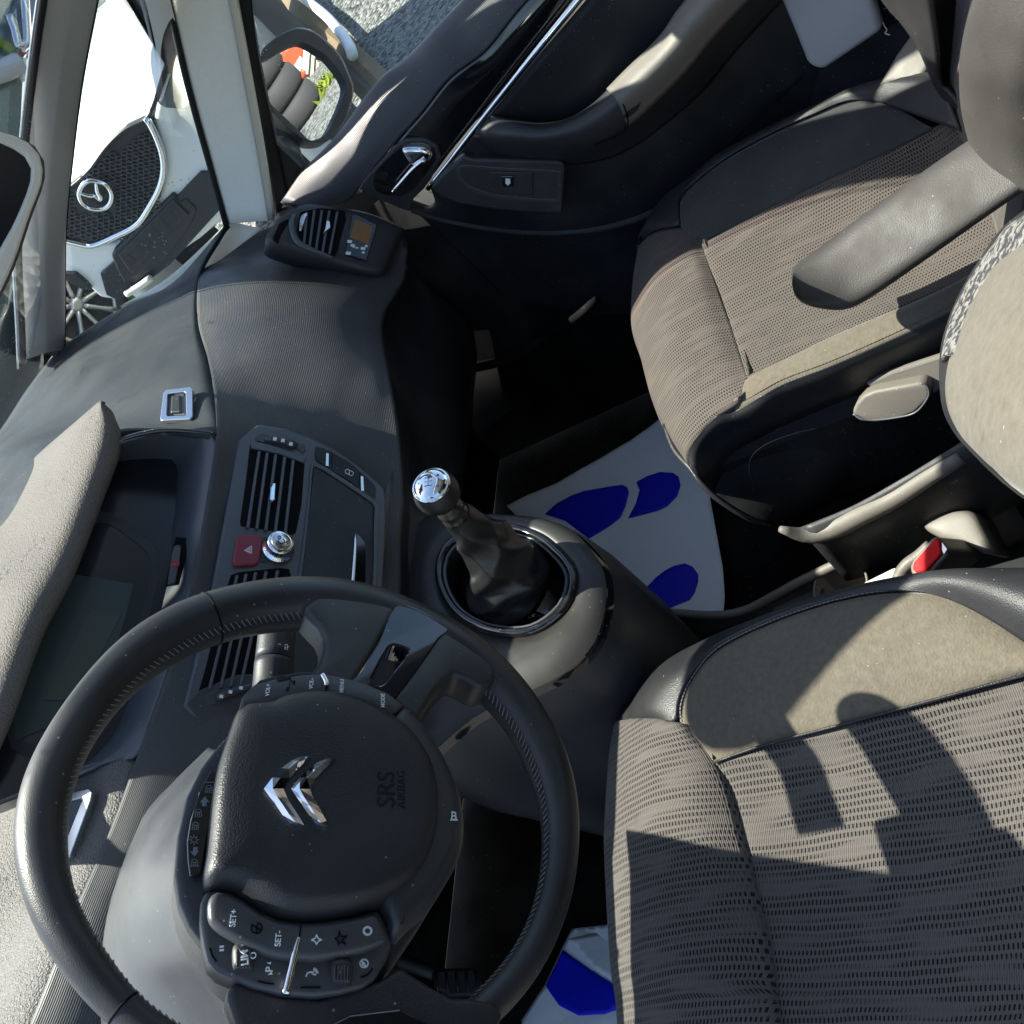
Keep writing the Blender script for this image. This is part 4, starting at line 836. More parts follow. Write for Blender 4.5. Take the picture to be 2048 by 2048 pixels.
# main fabric
rows = [Z((1407, 484, .424), (1422, 530, .411), (1441, 579, .407), (1461, 638, .407), (1479, 700, .413), (1496, 754, .427)),
        Z((1418, 480, .427), (1436, 528, .420), (1456, 577, .416), (1476, 635, .416), (1496, 695, .421), (1512, 745, .43)),
        Z((1591, 389, .428), (1615, 450, .416), (1640, 510, .412), (1660, 570, .412), (1680, 620, .42), (1704, 655, .432)),
        Z((1738, 320, .428), (1770, 390, .414), (1800, 450, .41), (1825, 510, .411), (1850, 560, .42), (1868, 588, .434)),
        Z((1865, 256, .43), (1890, 300, .415), (1915, 360, .412), (1940, 420, .413), (1965, 490, .42), (1985, 540, .436)),
        Z((1950, 225, .432), (1985, 290, .42), (2020, 350, .417), (2050, 410, .418), (2080, 470, .425), (2100, 510, .44))]
grid('seat_cloth', rows, cloth_p, pseat, uvx=True, nu=36, nv=50, thick=.008)
# door-side bolster: suede face, leather rim
sLine = Z((1402, 482, .4255), (1365, 457, .4235), (1357, 430, .43), (1367, 388, .436), (1394, 358, .44), (1470, 308, .444), (1542, 270, .446), (1620, 232, .446), (1689, 205, .444), (1743, 197, .441), (1787, 212, .438), (1862, 256, .432))
sIn = Z((1406, 484, .4245), (1410, 482, .4255), (1425, 473, .427), (1455, 458, .4285), (1500, 435, .429), (1545, 412, .429), (1591, 389, .429), (1650, 361, .429), (1700, 338, .429), (1738, 320, .4295), (1790, 295, .430), (1864, 257, .4315))
grid('suede_bolster', bulge_rows(sLine, sIn, [(0, 0), (.2, .7), (.5, 1), (.8, .6), (1, 0)], [.002, .003, .005, .007, .007, .007, .007, .007, .007, .006, .004, .002], (0, 0, 1)), suede_shade, pseat, nu=50, nv=16, thick=.006)
ol = Z((1278, 503, .38), (1286, 478, .395), (1296, 455, .41), (1311, 427, .418), (1335, 397, .424), (1375, 373, .43), (1443, 319, .436), (1566, 255, .44), (1640, 221, .442), (1689, 196, .444), (1753, 172, .45), (1836, 157, .456), (1885, 147, .46))
il = Z((1282, 480, .397), (1300, 466, .408), (1321, 459, .415), (1362, 452, .424), (1361, 425, .43), (1372, 386, .437), (1450, 322, .443), (1545, 269, .447), (1630, 230, .447), (1689, 204, .446), (1745, 197, .443), (1800, 217, .44), (1930, 265, .436))
grid('leather_rim', [[p+Vector((.02, 0, -.20)) for p in ol], [p+Vector((.012, 0, -.05)) for p in ol], ol, bulge_rows(ol, il, [(.5, 1)], [.004]*6+[.006]*7, (0, 0, 1))[0], il], leather, pseat, nu=60, nv=24, thick=.006)
# console-side bolster
bi = Z((1482, 799, .425), (1496, 755, .428), (1580, 712, .43), (1704, 655, .433), (1828, 604, .434), (1932, 553, .436), (2080, 470, .44))
bs = Z((1470, 825, .41), (1518, 795, .424), (1572, 766, .428), (1663, 732, .431), (1787, 678, .433), (1932, 609, .436), (2080, 530, .44))
grid('suede_bolster', bulge_rows(bi, bs, [(0, 0), (.25, .8), (.55, 1), (.9, .5), (1, 0)], [.003, .005, .006, .007, .007, .007, .007], (0, 0, 1)), suede, pseat, nu=44, nv=14, thick=.006)
def stitch(name, pts, m, parent, w=.0008, L_=.004, N=(0, 0, 1), h=.001, frac=.6):
    P_ = sm(pts, max(8, int(sum((pts[i+1]-pts[i]).length for i in range(len(pts)-1))/L_))); N = Vector(N)
    seg_ = []
    for i in range(len(P_)-1): seg_.append([P_[i], P_[i].lerp(P_[i+1], frac)])
    return strokes(name, seg_, lambda p: p+N*h, w, m, parent, N, t=.0006)
lb = Z((1374, 922, .372), (1386, 886, .396), (1432, 832, .418), (1470, 822, .413), (1518, 794, .425), (1572, 765, .429), (1663, 731, .432), (1787, 677, .434), (1932, 608, .437), (2080, 529, .441))
lo = [U(*p) for p in ((1399, 961, 'z', .35), (1417, 912, 'z', .365), (1440, 880, 'z', .38), (1480, 856, 'z', .385), (1530, 835, 'z', .39), (1590, 805, 'z', .392), (1690, 768, 'z', .394), (1800, 722, 'z', .395), (1932, 664, 'z', .396), (2080, 590, 'z', .40))]
lo2 = [U(*p) for p in ((1425, 985, 'z', .30), (1452, 930, 'z', .325), (1480, 900, 'z', .34), (1518, 878, 'z', .345), (1560, 855, 'z', .35), (1615, 832, 'z', .352), (1704, 795, 'z', .354), (1810, 758, 'z', .355), (1932, 710, 'z', .356), (2080, 640, 'z', .36))]
rimg = grid('leather_rim', [lb, bulge_rows(lb, lo, [(.5, 1)], [.006]*10, (-.5, 0, 1))[0], lo, bulge_rows(lo, lo2, [(.5, 1)], [.004]*10, (-1, 0, .3))[0], lo2], leather, pseat, nu=60, nv=24, thick=.006)
stitch('stitching', [p+Vector((.004, 0, .003)) for p in bs], suede, pseat, w=.0014)
tube('piping', [U(*p) for p in ((1330, 850, 'z', .37), (1350, 900, 'z', .365), (1385, 940, 'z', .36), (1399, 962, 'z', .352), (1436, 998, 'z', .33), (1498, 1036, 'z', .29), (1547, 1052, 'z', .25))], .004, leather, pseat)
fl1 = [U(*p) for p in ((1374, 922, 'z', .372), (1399, 962, 'z', .345), (1417, 985, 'z', .325), (1436, 998, 'z', .30), (1498, 1036, 'z', .25), (1547, 1050, 'z', .215))]
# side panel of the seat base
sp0 = [p+Vector((.002, 0, 0)) for p in lo2]
sp1 = [U(*p) for p in ((1436, 998, 'z', .28), (1498, 1037, 'z', .24), (1547, 1050, 'z', .215), (1600, 1020, 'z', .215), (1663, 984, 'z', .215), (1725, 942, 'z', .215), (1787, 897, 'z', .215), (1850, 850, 'z', .215), (1911, 806, 'z', .215), (2080, 700, 'z', .215))]
grid('seat_side_panel', [sp0, bulge_rows(sp0, sp1, [(.5, 1)], [.005]*10, (-1, 0, .2))[0], sp1, [p+Vector((.03, 0, -.05)) for p in sp1]], plastic_d, pseat, nu=50, nv=18, thick=.005)
psd = Pl(U(1780, 800, 'x', .575), (-.9, .25, .35))
plate('side_trim', psd.all([(1730, 768), (1780, 745), (1911, 702), (2000, 668), (2000, 705), (1911, 742), (1868, 790), (1860, 772), (1841, 762), (1750, 782)]), psd.N, .01, taupe_pl, pseat, bevel=.003)
hd = plate('height_lever', psd.all([(1704, 824), (1712, 808), (1727, 792), (1748, 783), (1800, 773), (1843, 765), (1858, 772), (1861, 785), (1857, 800), (1830, 826), (1800, 838), (1750, 847), (1720, 843), (1708, 836)], .018), psd.N, .02, taupe_pl, pseat, bevel=.006, seg=4, smooth=True)
tube('lever_outline', psd.all([(1706, 828), (1740, 840), (1800, 834), (1832, 824), (1853, 800), (1858, 784), (1852, 770), (1838, 766)], .0185), .0011, bezel, hd)
tube('panel_line', [U(*p, 'x', .555) for p in ((1640, 855), (1580, 870), (1530, 890), (1503, 915), (1500, 945), (1512, 975))], .0007, black, pseat)
# rails
tube('seat_rail', [U(*p, 'x', .480) for p in ((1560, 1058), (1610, 1070), (1655, 1062), (1722, 1030), (1787, 998), (1860, 952), (1925, 912))], [.004, .011, .013, .012, .011, .010, .009], taupe_pl, pseat, n=16)
grid('rail_cover', [[U(*p, 'x', .485) for p in ((1600, 1055), (1700, 1015), (1800, 960), (1930, 880), (2060, 800))], [U(*p, 'x', .47) for p in ((1625, 1088), (1720, 1060), (1820, 1010), (1950, 930), (2070, 860))], [U(*p, 'x', .47)+Vector((0, 0, -.10)) for p in ((1625, 1088), (1720, 1060), (1820, 1010), (1950, 930), (2070, 860))]], plastic_d, pseat, nu=20, nv=8, thick=.004)
plate('rail_end_clip', [U(*p, 'x', .50) for p in ((1677, 1090), (1700, 1084), (1722, 1102), (1703, 1109), (1688, 1102))], (-.4, .1, 1), .004, taupe_pl, pseat)
# cushion body under the covers
box('seat_base', (.60, -.60, .16), (.97, -.06, .36), plastic_d, pseat, bevel=.03)
# backrest
Ob = U(1930, 140, 'x', .80); Nb = Vector((-.05, .93, .36)).normalized()
pbk2 = Pl((.8, -.485, .55), (0, .90, .43))
bq = lambda *pts, h=0: [pbk2.at(p, h) for p in pts]
wv = [[Vector((x, y, z)) for (y, z) in ()] for x in ()]
def bpt(x, s, h=0):   # s metres up the backrest
    o = Vector((x, -.475, .43)); upb = Vector((0, -.40, .917)); return o+upb*s+Vector((0, .917, .40))*h
grid('backrest', [[bpt(x, s, h) for x, h in ((.60, .0), (.68, -.004), (.76, -.006), (.84, -.004), (.93, .002))] for s in (0, .1, .2, .35, .55)], cloth_p, pseat, nu=30, nv=30, thick=.03)
b_in = [U(*p) for p in ((1971, 266, 'x', .655), (1955, 220, 'x', .66), (1943, 162, 'x', .66), (1940, 104, 'x', .66), (1943, 58, 'x', .655), (1955, 0, 'x', .65), (1975, -60, 'x', .64), (2010, -150, 'x', .63))]
b_out = [p+Vector((-.115, -.03, 0)) for p in b_in]
b_mid = [a.lerp(b, .35)+Vector((0, .026, .004)) for a, b in zip(b_in, b_out)]; b_mid2 = [a.lerp(b, .75)+Vector((0, .022, .003)) for a, b in zip(b_in, b_out)]
b_side = [p+Vector((-.012, -.09, .0)) for p in b_out]
grid('backrest_bolster', [[p+Vector((.006, -.03, 0)) for p in b_in], b_in, b_mid, b_mid2, b_out, b_side], leather_w, pseat, nu=40, nv=40, thick=.006)
tube('piping', [p+Vector((-.002, .004, .001)) for p in b_in], .0018, leather, pseat)
d_in = [U(*p) for p in ((1960, 255, 'x', .86), (1910, 182, 'x', .90), (1885, 162, 'x', .91), (1880, 90, 'x', .90), (1869, 0, 'x', .89), (1865, -80, 'x', .88))]
d_out = [U(*p) for p in ((1940, 250, 'x', .90), (1895, 165, 'x', .95), (1880, 100, 'x', .97), (1832, 39, 'x', .97), (1790, 0, 'x', .97), (1740, -60, 'x', .96))]
grid('backrest_bolster', [d_in, bulge_rows(d_in, d_out, [(.5, 1)], [.01]*6, (0, 1, .3))[0], d_out, [p+Vector((.01, -.08, 0)) for p in d_out]], leather, pseat, nu=24, nv=18, thick=.006)
# armrest
arm = pseat
a_lo = [U(1614, 592, 'x', .60), U(1640, 580, 'x', .60), U(1760, 500, 'x', .60), U(1900, 405, 'x', .60), U(2060, 300, 'x', .60), U(2250, 160, 'x', .60)]
V = []; Fs = []
stn = []
tip = U(1608, 575, 'x', .60)
for px, top_, bot_ in ((1583, 540, 568), (1587, 533, 590), (1600, 522, 606), (1628, 502, 616), (1665, 475, 622), (1708, 441, 621), (1787, 385, 566), (1885, 314, 497), (1970, 258, 436), (2048, 209, 383), (2130, 160, 326), (2230, 100, 258)):
    stn.append((px, top_, bot_))
n_ = 28
cens = []
for px, a_, b_ in stn:
    # image-vertical chord through the armrest: upper end on the door side, lower end on the console side
    pa = U(px, a_, 'x', .637); pb_ = U(px, b_, 'x', .567); c = (pa+pb_)/2; half = (pa-pb_)/2
    vd = (c-Vector(C)).normalized(); cens.append((c, half, vd))
for c, half, vd in cens:
    w = half.length; hx = half.normalized(); dep = min(w*1.0, .038); dz = -vd
    for j in range(n_):
        an = 2*math.pi*j/n_; cs, sn = math.cos(an), math.sin(an); e = .45
        V.append(c+hx*w*math.copysign(abs(cs)**e, cs)+dz*dep*math.copysign(abs(sn)**e, sn)-dz*dep*.3)
K_ = len(cens)
for i in range(K_-1):
    for j in range(n_): Fs.append((i*n_+j, i*n_+(j+1) % n_, (i+1)*n_+(j+1) % n_, (i+1)*n_+j))
Fs += [tuple(range(n_-1, -1, -1)), tuple(range((K_-1)*n_, K_*n_))]
ar = mk('armrest', V, Fs, leather_w, arm); sb = ar.modifiers.new('s', 'SUBSURF'); sb.levels = sb.render_levels = 2

# ================================================================= DRIVER SEAT
ds = thing('driver_seat', 'driver seat with wavy ribbed cloth and wide taupe suede bolster nearest the camera', 'car seat', (0, -.25, .1))
o_ = Z((1256, 2060, .365), (1242, 1940, .365), (1235, 1847, .365), (1228, 1720, .367), (1227, 1661, .368), (1235, 1522, .372), (1246, 1452, .378))
o1 = Z((1290, 2060, .40), (1272, 1940, .40), (1262, 1847, .40), (1256, 1720, .40), (1256, 1661, .40), (1262, 1530, .402), (1272, 1444, .402))
o2 = Z((1370, 2060, .426), (1350, 1940, .426), (1335, 1847, .426), (1322, 1720, .425), (1318, 1661, .425), (1312, 1540, .424), (1310, 1442, .422))
o3 = Z((1470, 2060, .432), (1450, 1950, .431), (1430, 1860, .43), (1408, 1740, .43), (1395, 1661, .43), (1370, 1540, .43), (1342, 1445, .43))
o4 = Z((1535, 2060, .425), (1522, 1960, .423), (1508, 1870, .422), (1488, 1780, .42), (1466, 1690, .42), (1424, 1555, .424), (1360, 1450, .432))
o5 = Z((1546, 2060, .416), (1533, 1960, .414), (1519, 1873, .413), (1501, 1800, .412), (1483, 1717, .412), (1446, 1578, .416), (1395, 1471, .426))
left = lambda P_, x=-.26: [Vector((x, P_[0].y, P_[0].z))]+P_
lx = lambda P_: [Vector((-.26, P_[0].y-.01, P_[0].z))]+P_
grid('seat_cushion', [lx([p+Vector((0, -.02, -.18)) for p in o_]), lx([p+Vector((0, .006, -.05)) for p in o_]), lx(o_), lx(o1), lx(o2), lx(o3), lx(o4), lx(o5)], cloth_d, ds, uvx=True, nu=60, nv=44, thick=.01)
f0 = Z((1546, 2060, .412), (1533, 1960, .410), (1520, 1873, .409), (1502, 1800, .408), (1484, 1717, .409), (1447, 1580, .414), (1429, 1528, .428))
f1 = Z((1560, 2060, .422), (1548, 1960, .42), (1536, 1873, .419), (1520, 1800, .418), (1503, 1717, .418), (1470, 1580, .421), (1448, 1522, .431))
f2 = Z((1680, 2080, .415), (1665, 1980, .413), (1650, 1880, .412), (1630, 1780, .412), (1605, 1680, .413), (1560, 1560, .42), (1525, 1495, .434))
f3 = Z((1830, 2100, .413), (1815, 2000, .411), (1800, 1880, .41), (1780, 1760, .411), (1755, 1640, .414), (1700, 1510, .424), (1665, 1458, .436))
f4 = Z((1980, 2120, .415), (1965, 2000, .413), (1950, 1860, .412), (1930, 1720, .414), (1900, 1580, .418), (1840, 1470, .428), (1804, 1421, .438))
f5 = Z((2200, 2150, .42), (2190, 2000, .418), (2180, 1850, .417), (2160, 1700, .419), (2140, 1560, .424), (2090, 1430, .434), (2060, 1352, .442))
grid('seat_cloth', [lx(f0), lx(f1), lx(f2), lx(f3), lx(f4), lx(f5)], cloth_d, ds, uvx=True, nu=50, nv=50, thick=.008)
dsl = Z((1425, 1520, .4295), (1388, 1470, .429), (1361, 1448, .4315), (1362, 1410, .434), (1386, 1356, .438), (1442, 1296, .442), (1572, 1236, .446), (1711, 1196, .449), (1828, 1185, .451), (1897, 1192, .452), (1967, 1222, .452), (2048, 1274, .452), (2150, 1345, .452))
dsi = Z((1428, 1526, .4285), (1432, 1525, .4295), (1440, 1522, .431), (1460, 1516, .432), (1490, 1506, .4335), (1525, 1494, .4345), (1600, 1474, .4355), (1665, 1457, .437), (1740, 1437, .438), (1804, 1420, .439), (1870, 1403, .4405), (1944, 1382, .442), (2080, 1346, .444))
grid('suede_bolster', bulge_rows(dsl, dsi, [(0, 0), (.15, .6), (.4, 1), (.7, .9), (.95, .3), (1, 0)], [.001, .003, .005, .007, .009, .01, .012, .013, .013, .012, .011, .010, .010], (0, 0, 1)), suede, ds, nu=60, nv=24, thick=.006)
dol = Z((1247, 1450, .38), (1256, 1432, .385), (1270, 1414, .39), (1293, 1378, .40), (1339, 1331, .41), (1409, 1293, .418), (1525, 1247, .426), (1665, 1200, .432), (1758, 1177, .436), (1804, 1168, .44), (1897, 1154, .448), (1990, 1150, .456), (2120, 1150, .462))
dil = Z((1284, 1441, .404), (1300, 1440, .41), (1330, 1441, .425), (1359, 1444, .432), (1364, 1404, .435), (1388, 1353, .4385), (1443, 1295, .443), (1572, 1235, .447), (1711, 1195, .45), (1828, 1184, .452), (1897, 1191, .453), (1990, 1235, .453), (2150, 1344, .453))
drm = grid('leather_rim', [[p+Vector((.02, 0, -.20)) for p in dol], [p+Vector((.008, 0, -.05)) for p in dol], dol, bulge_rows(dol, dil, [(.5, 1)], [.003, .006, .009, .012, .01, .006, .004, .004, .005, .007, .012, .016, .018], (0, 0, 1))[0], dil], leather, ds, nu=70, nv=30, thick=.006)
stitch('stitching', [p+Vector((0, -.003, .0035)) for p in dsl[2:]], stitch_m, ds, w=.0011, L_=.0042)
tube('leather_seam', Z((1297, 1392, .418), (1330, 1372, .428), (1362, 1362, .434), (1384, 1360, .4385)), .0012, black, ds)
tube('seat_seam', [p+Vector((0, 0, .003)) for p in Z((1429, 1528, .430), (1525, 1494, .4355), (1665, 1457, .438), (1804, 1420, .440), (1944, 1382, .443), (2080, 1346, .445))], .0013, leather, ds)
box('seat_base', (-.24, -.75, .14), (.20, -.06, .36), plastic_d, ds, bevel=.03)
# backrest side bolster of the driver seat
pbo = Pl(U(1985, 740, 'x', .235), (.30, .62, .72))
outl = [(2300, 330), (2180, 370), (2048, 456), (1997, 524), (1962, 580), (1935, 635), (1917, 690), (1910, 735), (1910, 787), (1920, 854), (1950, 911), (1990, 952), (2048, 998), (2150, 1060), (2300, 1120), (2500, 1000), (2500, 500)]
inflate('backrest_bolster', pbo.all(outl), pbo.N, .030, leather, ds, n=90, p=2.6, rings=10, base=.07)
sut = [(2300, 400), (2180, 430), (2048, 503), (2012, 546), (1985, 590), (1965, 625), (1951, 664), (1936, 715), (1924, 760), (1920, 800), (1928, 850), (1954, 902), (1992, 945), (2048, 990), (2150, 1050), (2300, 1110), (2480, 1000), (2480, 520)]
inflate('suede_panel', pbo.all(sut, .008), pbo.N, .029, suede, ds, n=90, p=2.4, rings=10, base=.003)
stitch('stitching', pbo.all([(2100, 472), (2048, 507), (2014, 550), (1988, 594), (1968, 629), (1955, 667), (1941, 716), (1929, 762), (1925, 800)], .014), stitch_m, ds, w=.0009, L_=.004, N=pbo.N)
we0 = pbo.all([(2110, 425), (2048, 452), (2022, 486), (1995, 521), (1976, 550), (1958, 577), (1944, 606), (1931, 634), (1920, 668), (1914, 700), (1911, 735)], .014)
we1 = pbo.all([(2110, 470), (2048, 503), (2028, 525), (2010, 547), (1996, 570), (1983, 592), (1972, 610), (1962, 628), (1950, 664), (1940, 692), (1933, 716)], .026)
grid('worn_leather_edge', [[p-pbo.N*.02 for p in we0], we0, bulge_rows(we0, we1, [(.5, 1)], [.008]*11, tuple(pbo.N))[0], we1], flake, ds, nu=60, nv=18, thick=.004)
random.seed(11)
V = []; Fs = []
for k in range(160):
    t = random.random()**1.3*.75; i = min(9, int(t*10)); o = we0[i].lerp(we0[i+1], t*10-i)+pbo.N*random.uniform(0, .006)
    d = Vector((random.uniform(-.4, 1), random.uniform(-.6, .6), random.uniform(-.3, .9))).normalized()*random.uniform(.002, .007); s_ = Vector((random.uniform(-1, 1), random.uniform(-1, 1), random.uniform(-1, 1))).normalized()*.0007; q = len(V)
    V += [o-s_, o+s_, o+d*.6+s_*2, o+d]; Fs += [(q, q+1, q+2), (q, q+2, q+3)]
fz = mk('frayed_lining', V, Fs, stitch_m, ds, smooth=False); fz['kind'] = 'stuff'
# ================================================================= PASSENGER DOOR
door = thing('passenger_door', 'passenger door trim with piano black inlay, chrome strip and window switch', 'car door', (1.13, 0, .4))
sh_o = [U(*p) for p in ((562, 405, 'x', 1.15), (605, 341, 'x', 1.165), (638, 308, 'x', 1.17), (681, 261, 'x', 1.175), (754, 163, 'x', 1.18), (808, 120, 'x', 1.18), (862, 65, 'x', 1.18), (924, 0, 'x', 1.18), (1060, -140, 'x', 1.18), (1300, -420, 'x', 1.18))]
sh_i = [U(*p) for p in ((640, 412, 'x', 1.12), (690, 405, 'x', 1.125), (717, 380, 'x', 1.125), (755, 330, 'x', 1.125), (800, 275, 'x', 1.125), (844, 225, 'x', 1.125), (899, 156, 'x', 1.125), (971, 101, 'x', 1.125), (1054, 0, 'x', 1.125), (1250, -200, 'x', 1.125))]
grid('door_shoulder', [[p+Vector((.03, 0, -.03)) for p in sh_o], sh_o, bulge_rows(sh_o, sh_i, [(.3, 1)], [.014]*10, (-.6, 0, .8))[0], bulge_rows(sh_o, sh_i, [(.65, 1)], [.012]*10, (-.9, 0, .4))[0], sh_i], rib_door, door, nu=60, nv=28, thick=.006)
gi_o = [p+Vector((.004, 0, -.002)) for p in sh_i[2:]]
gi_i = [U(*p, 'x', 1.128) for p in ((812, 400), (830, 392), (848, 372), (870, 345), (900, 305), (935, 262), (1007, 175), (1146, 0))]+[U(1350, -260, 'x', 1.128)]
gi_o = [U(*p, 'x', 1.127) for p in ((717, 382), (730, 362), (757, 330), (800, 275), (844, 225), (899, 156), (971, 101), (1054, 0), (1250, -200))]
gi_i = gi_i[:9]
grid('gloss_inlay', [gi_o, bulge_rows(gi_o, gi_i, [(.5, 1)], [.006]*9, (-1, 0, 0))[0], gi_i], gloss, door, nu=50, nv=12, thick=.005)
pdn = Pl((1.116, .25, .64), (-1, 0, .02))
bzd = plate('handle_bezel', pdn.all([(717, 379), (730, 358), (760, 325), (790, 292), (812, 278), (850, 277), (875, 292), (882, 315), (862, 360), (848, 378), (826, 400), (822, 424), (800, 418), (740, 392)]), pdn.N, .008, plastic, door, bevel=.003)
plate('handle_recess', pdn.all([(746, 368), (750, 345), (775, 318), (806, 292), (826, 285), (850, 286), (868, 298), (872, 320), (850, 350), (826, 380), (802, 392), (770, 390), (752, 382)], .0008), pdn.N, .001, gloss, bzd, bevel=0)
hl = inflate('door_release', pdn.all([(804, 300), (812, 295), (830, 293), (850, 295), (864, 305), (862, 318), (850, 326), (838, 325), (826, 331), (814, 318)], .006), pdn.N, .006, chrome, bzd, n=36, rings=5, p=2.5)
tube('release_blade', pdn.all([(850, 318), (828, 336), (806, 360), (786, 383)], .012), [.0045, .004, .0035, .003], chrome, bzd, n=10)
strip = [U(*p, 'x', 1.118) for p in ((855, 379), (900, 324), (945, 266), (1012, 182), (1080, 97), (1160, 0), (1260, -120), (1400, -290))]
tube('chrome_strip', strip, [.004, .005, .0055, .0062, .0068, .0072, .0075, .0078], chrome, door, n=16, sq=.55, N=(1, 0, 0))
# main panel
m0 = [U(*p, 'x', 1.126) for p in ((862, 378), (905, 325), (950, 268), (1020, 182), (1090, 97), (1172, 0), (1300, -150))]
m1 = [U(*p, 'x', 1.13) for p in ((870, 405), (945, 390), (1040, 320), (1130, 250), (1230, 170), (1370, 60), (1520, -90))]
m2 = [U(*p, 'x', 1.135) for p in ((860, 420), (960, 430), (1070, 440), (1190, 425), (1330, 350), (1500, 230), (1700, 60))]
m3 = [U(*p, 'x', 1.14) for p in ((824, 426), (900, 450), (1043, 471), (1200, 465), (1340, 420), (1540, 300), (1780, 130))]
grid('door_panel', [m0, m1, m2, m3], plastic_d, door, nu=50, nv=24, thick=.01)
m4 = [p+Vector((.012, 0, -.004)) for p in m3]
grid('door_lower_edge', [m3, m4, [Vector((p.x+.01, p.y, max(.06, p.z-.30))) for p in m4]], plastic_d, door, nu=50, nv=8, thick=.008)
# switch console
psw = Pl((1.100, .15, .56), (-1, .0, .10))
plate('switch_console', psw.all([(862, 376), (890, 345), (925, 312), (945, 318), (1116, 322), (1126, 326), (1130, 335), (1124, 428), (1060, 426), (989, 420), (920, 409), (880, 394)]), psw.N, .03, plastic, door, bevel=.004, seg=3)
frame('switch_surround', psw.all([(915, 348), (916, 335), (925, 330), (1000, 335), (1112, 341), (1122, 350), (1122, 398), (1112, 405), (1040, 402), (968, 391), (928, 371)], .001), psw.all([(922, 348), (922, 339), (928, 336), (1000, 341), (1107, 347), (1114, 353), (1114, 392), (1106, 398), (1040, 395), (972, 384), (933, 366)], .001), psw.N, .003, plastic_g, door, bevel=.001, n=60)
wsw = plate('window_switch', psw.all([(978, 343), (1066, 345), (1065, 392), (980, 388)], .003), psw.N, .004, tray, door, bevel=.002)
plate('window_switch_rocker', psw.all([(1002, 352), (1026, 352), (1026, 375), (1004, 375)], .006), psw.N, .006, gloss, wsw, bevel=.002)
plate('window_symbol', psw.all([(1011, 357), (1020, 358), (1021, 366), (1016, 371), (1011, 367)], .0065), psw.N, .0008, white_p, wsw, bevel=0)
# pull and armrest
q0 = [U(*p) for p in ((982, 232, 'x', 1.12), (1020, 243, 'x', 1.10), (1080, 250, 'x', 1.09), (1134, 239, 'x', 1.085), (1180, 212, 'x', 1.085), (1215, 180, 'x', 1.085), (1247, 147, 'x', 1.085), (1321, 74, 'x', 1.085), (1375, 0, 'x', 1.085), (1560, -200, 'x', 1.085))]
q1 = [U(*p) for p in ((960, 255, 'x', 1.11), (1010, 266, 'x', 1.085), (1080, 272, 'x', 1.07), (1145, 262, 'x', 1.062), (1200, 236, 'x', 1.058), (1238, 205, 'x', 1.055), (1275, 175, 'x', 1.055), (1345, 104, 'x', 1.055), (1405, 28, 'x', 1.055), (1600, -180, 'x', 1.055))]
q2 = [U(*p) for p in ((949, 268, 'x', 1.118), (1000, 290, 'x', 1.095), (1075, 300, 'x', 1.08), (1150, 298, 'x', 1.075), (1215, 278, 'x', 1.072), (1256, 252, 'x', 1.07), (1300, 215, 'x', 1.07), (1375, 140, 'x', 1.07), (1440, 60, 'x', 1.07), (1640, -150, 'x', 1.07))]
q3 = [U(*p) for p in ((945, 275, 'x', 1.128), (1000, 310, 'x', 1.128), (1075, 328, 'x', 1.13), (1150, 330, 'x', 1.13), (1225, 315, 'x', 1.13), (1275, 290, 'x', 1.13), (1330, 250, 'x', 1.13), (1410, 180, 'x', 1.13), (1480, 95, 'x', 1.13), (1680, -120, 'x', 1.13))]
grid('armrest', [[p+Vector((.035, 0, -.02)) for p in q0], q0, q1, q2, q3], plastic, door, nu=50, nv=28, thick=.006)
grid('armrest_pad', [[p+Vector((-.001, 0, .003)) for p in q0[5:]], [p+Vector((-.003, 0, .003)) for p in q1[5:]], [p+Vector((-.0035, 0, .001)) for p in q2[5:]]], taupe_pl, door, nu=30, nv=12, thick=.004)
tube('pull_handle_seam', [U(*p) for p in ((1232, 180, 'x', 1.07), (1245, 205, 'x', 1.053), (1256, 245, 'x', 1.060), (1240, 268, 'x', 1.068), (1190, 290, 'x', 1.070))], .0011, black, door)
tube('panel_gap', [U(*p) for p in ((1400, 395, 'x', 1.132), (1450, 300, 'x', 1.13), (1520, 230, 'x', 1.128), (1605, 155, 'x', 1.125))], .0012, black, door)
# door window frame and mirror sail (belong to the door)
plate('mirror_sail', [U(*p, 'x', 1.17) for p in ((500, 10), (519, 127), (549, 268), (552, 288), (603, 338), (585, 362), (562, 420), (530, 420), (505, 160), (478, 10))], (-1, 0, 0), .012, plastic_d, door, bevel=.002)
grid('window_frame', [[U(*p, 'x', 1.16) for p in ((470, -250), (470, -100), (472, 0), (503, 160), (535, 310), (552, 432))], [U(*p, 'x', 1.165) for p in ((503, -250), (503, -100), (504, 0), (519, 127), (549, 270), (575, 395))]], rubber, door, nu=20, nv=6, thick=.02)

# ================================================================= B PILLAR, BELT
bp_ = thing('door_pillar', 'grey lower door pillar trim behind the passenger seat cushion', 'pillar', (1.15, -.4, .2))
ppl = Pl((1.095, -.38, .45), (-.95, .25, .15))
plate('pillar_trim', ppl.all([(1545, -60), (1560, 0), (1590, 70), (1612, 125), (1622, 137), (1638, 141), (1650, 140), (1766, 62), (1745, 0), (1720, -60)]), ppl.N, .05, bgrey, bp_, bevel=.010, seg=4, smooth=True)
plate('pillar_base', ppl.all([(1500, -80), (1520, 20), (1570, 150), (1640, 260), (1760, 230), (1830, 150), (1900, 80), (1800, -80)], -.03), ppl.N, .03, plastic_d, bp_, bevel=.01)
lbp = Pl((1.10, -.44, .47), (-.9, .35, .2))
lbl = thing('safety_label', 'black certification tag with grey print hanging behind the passenger backrest', 'label', tuple(lbp.at((1780, 30))))
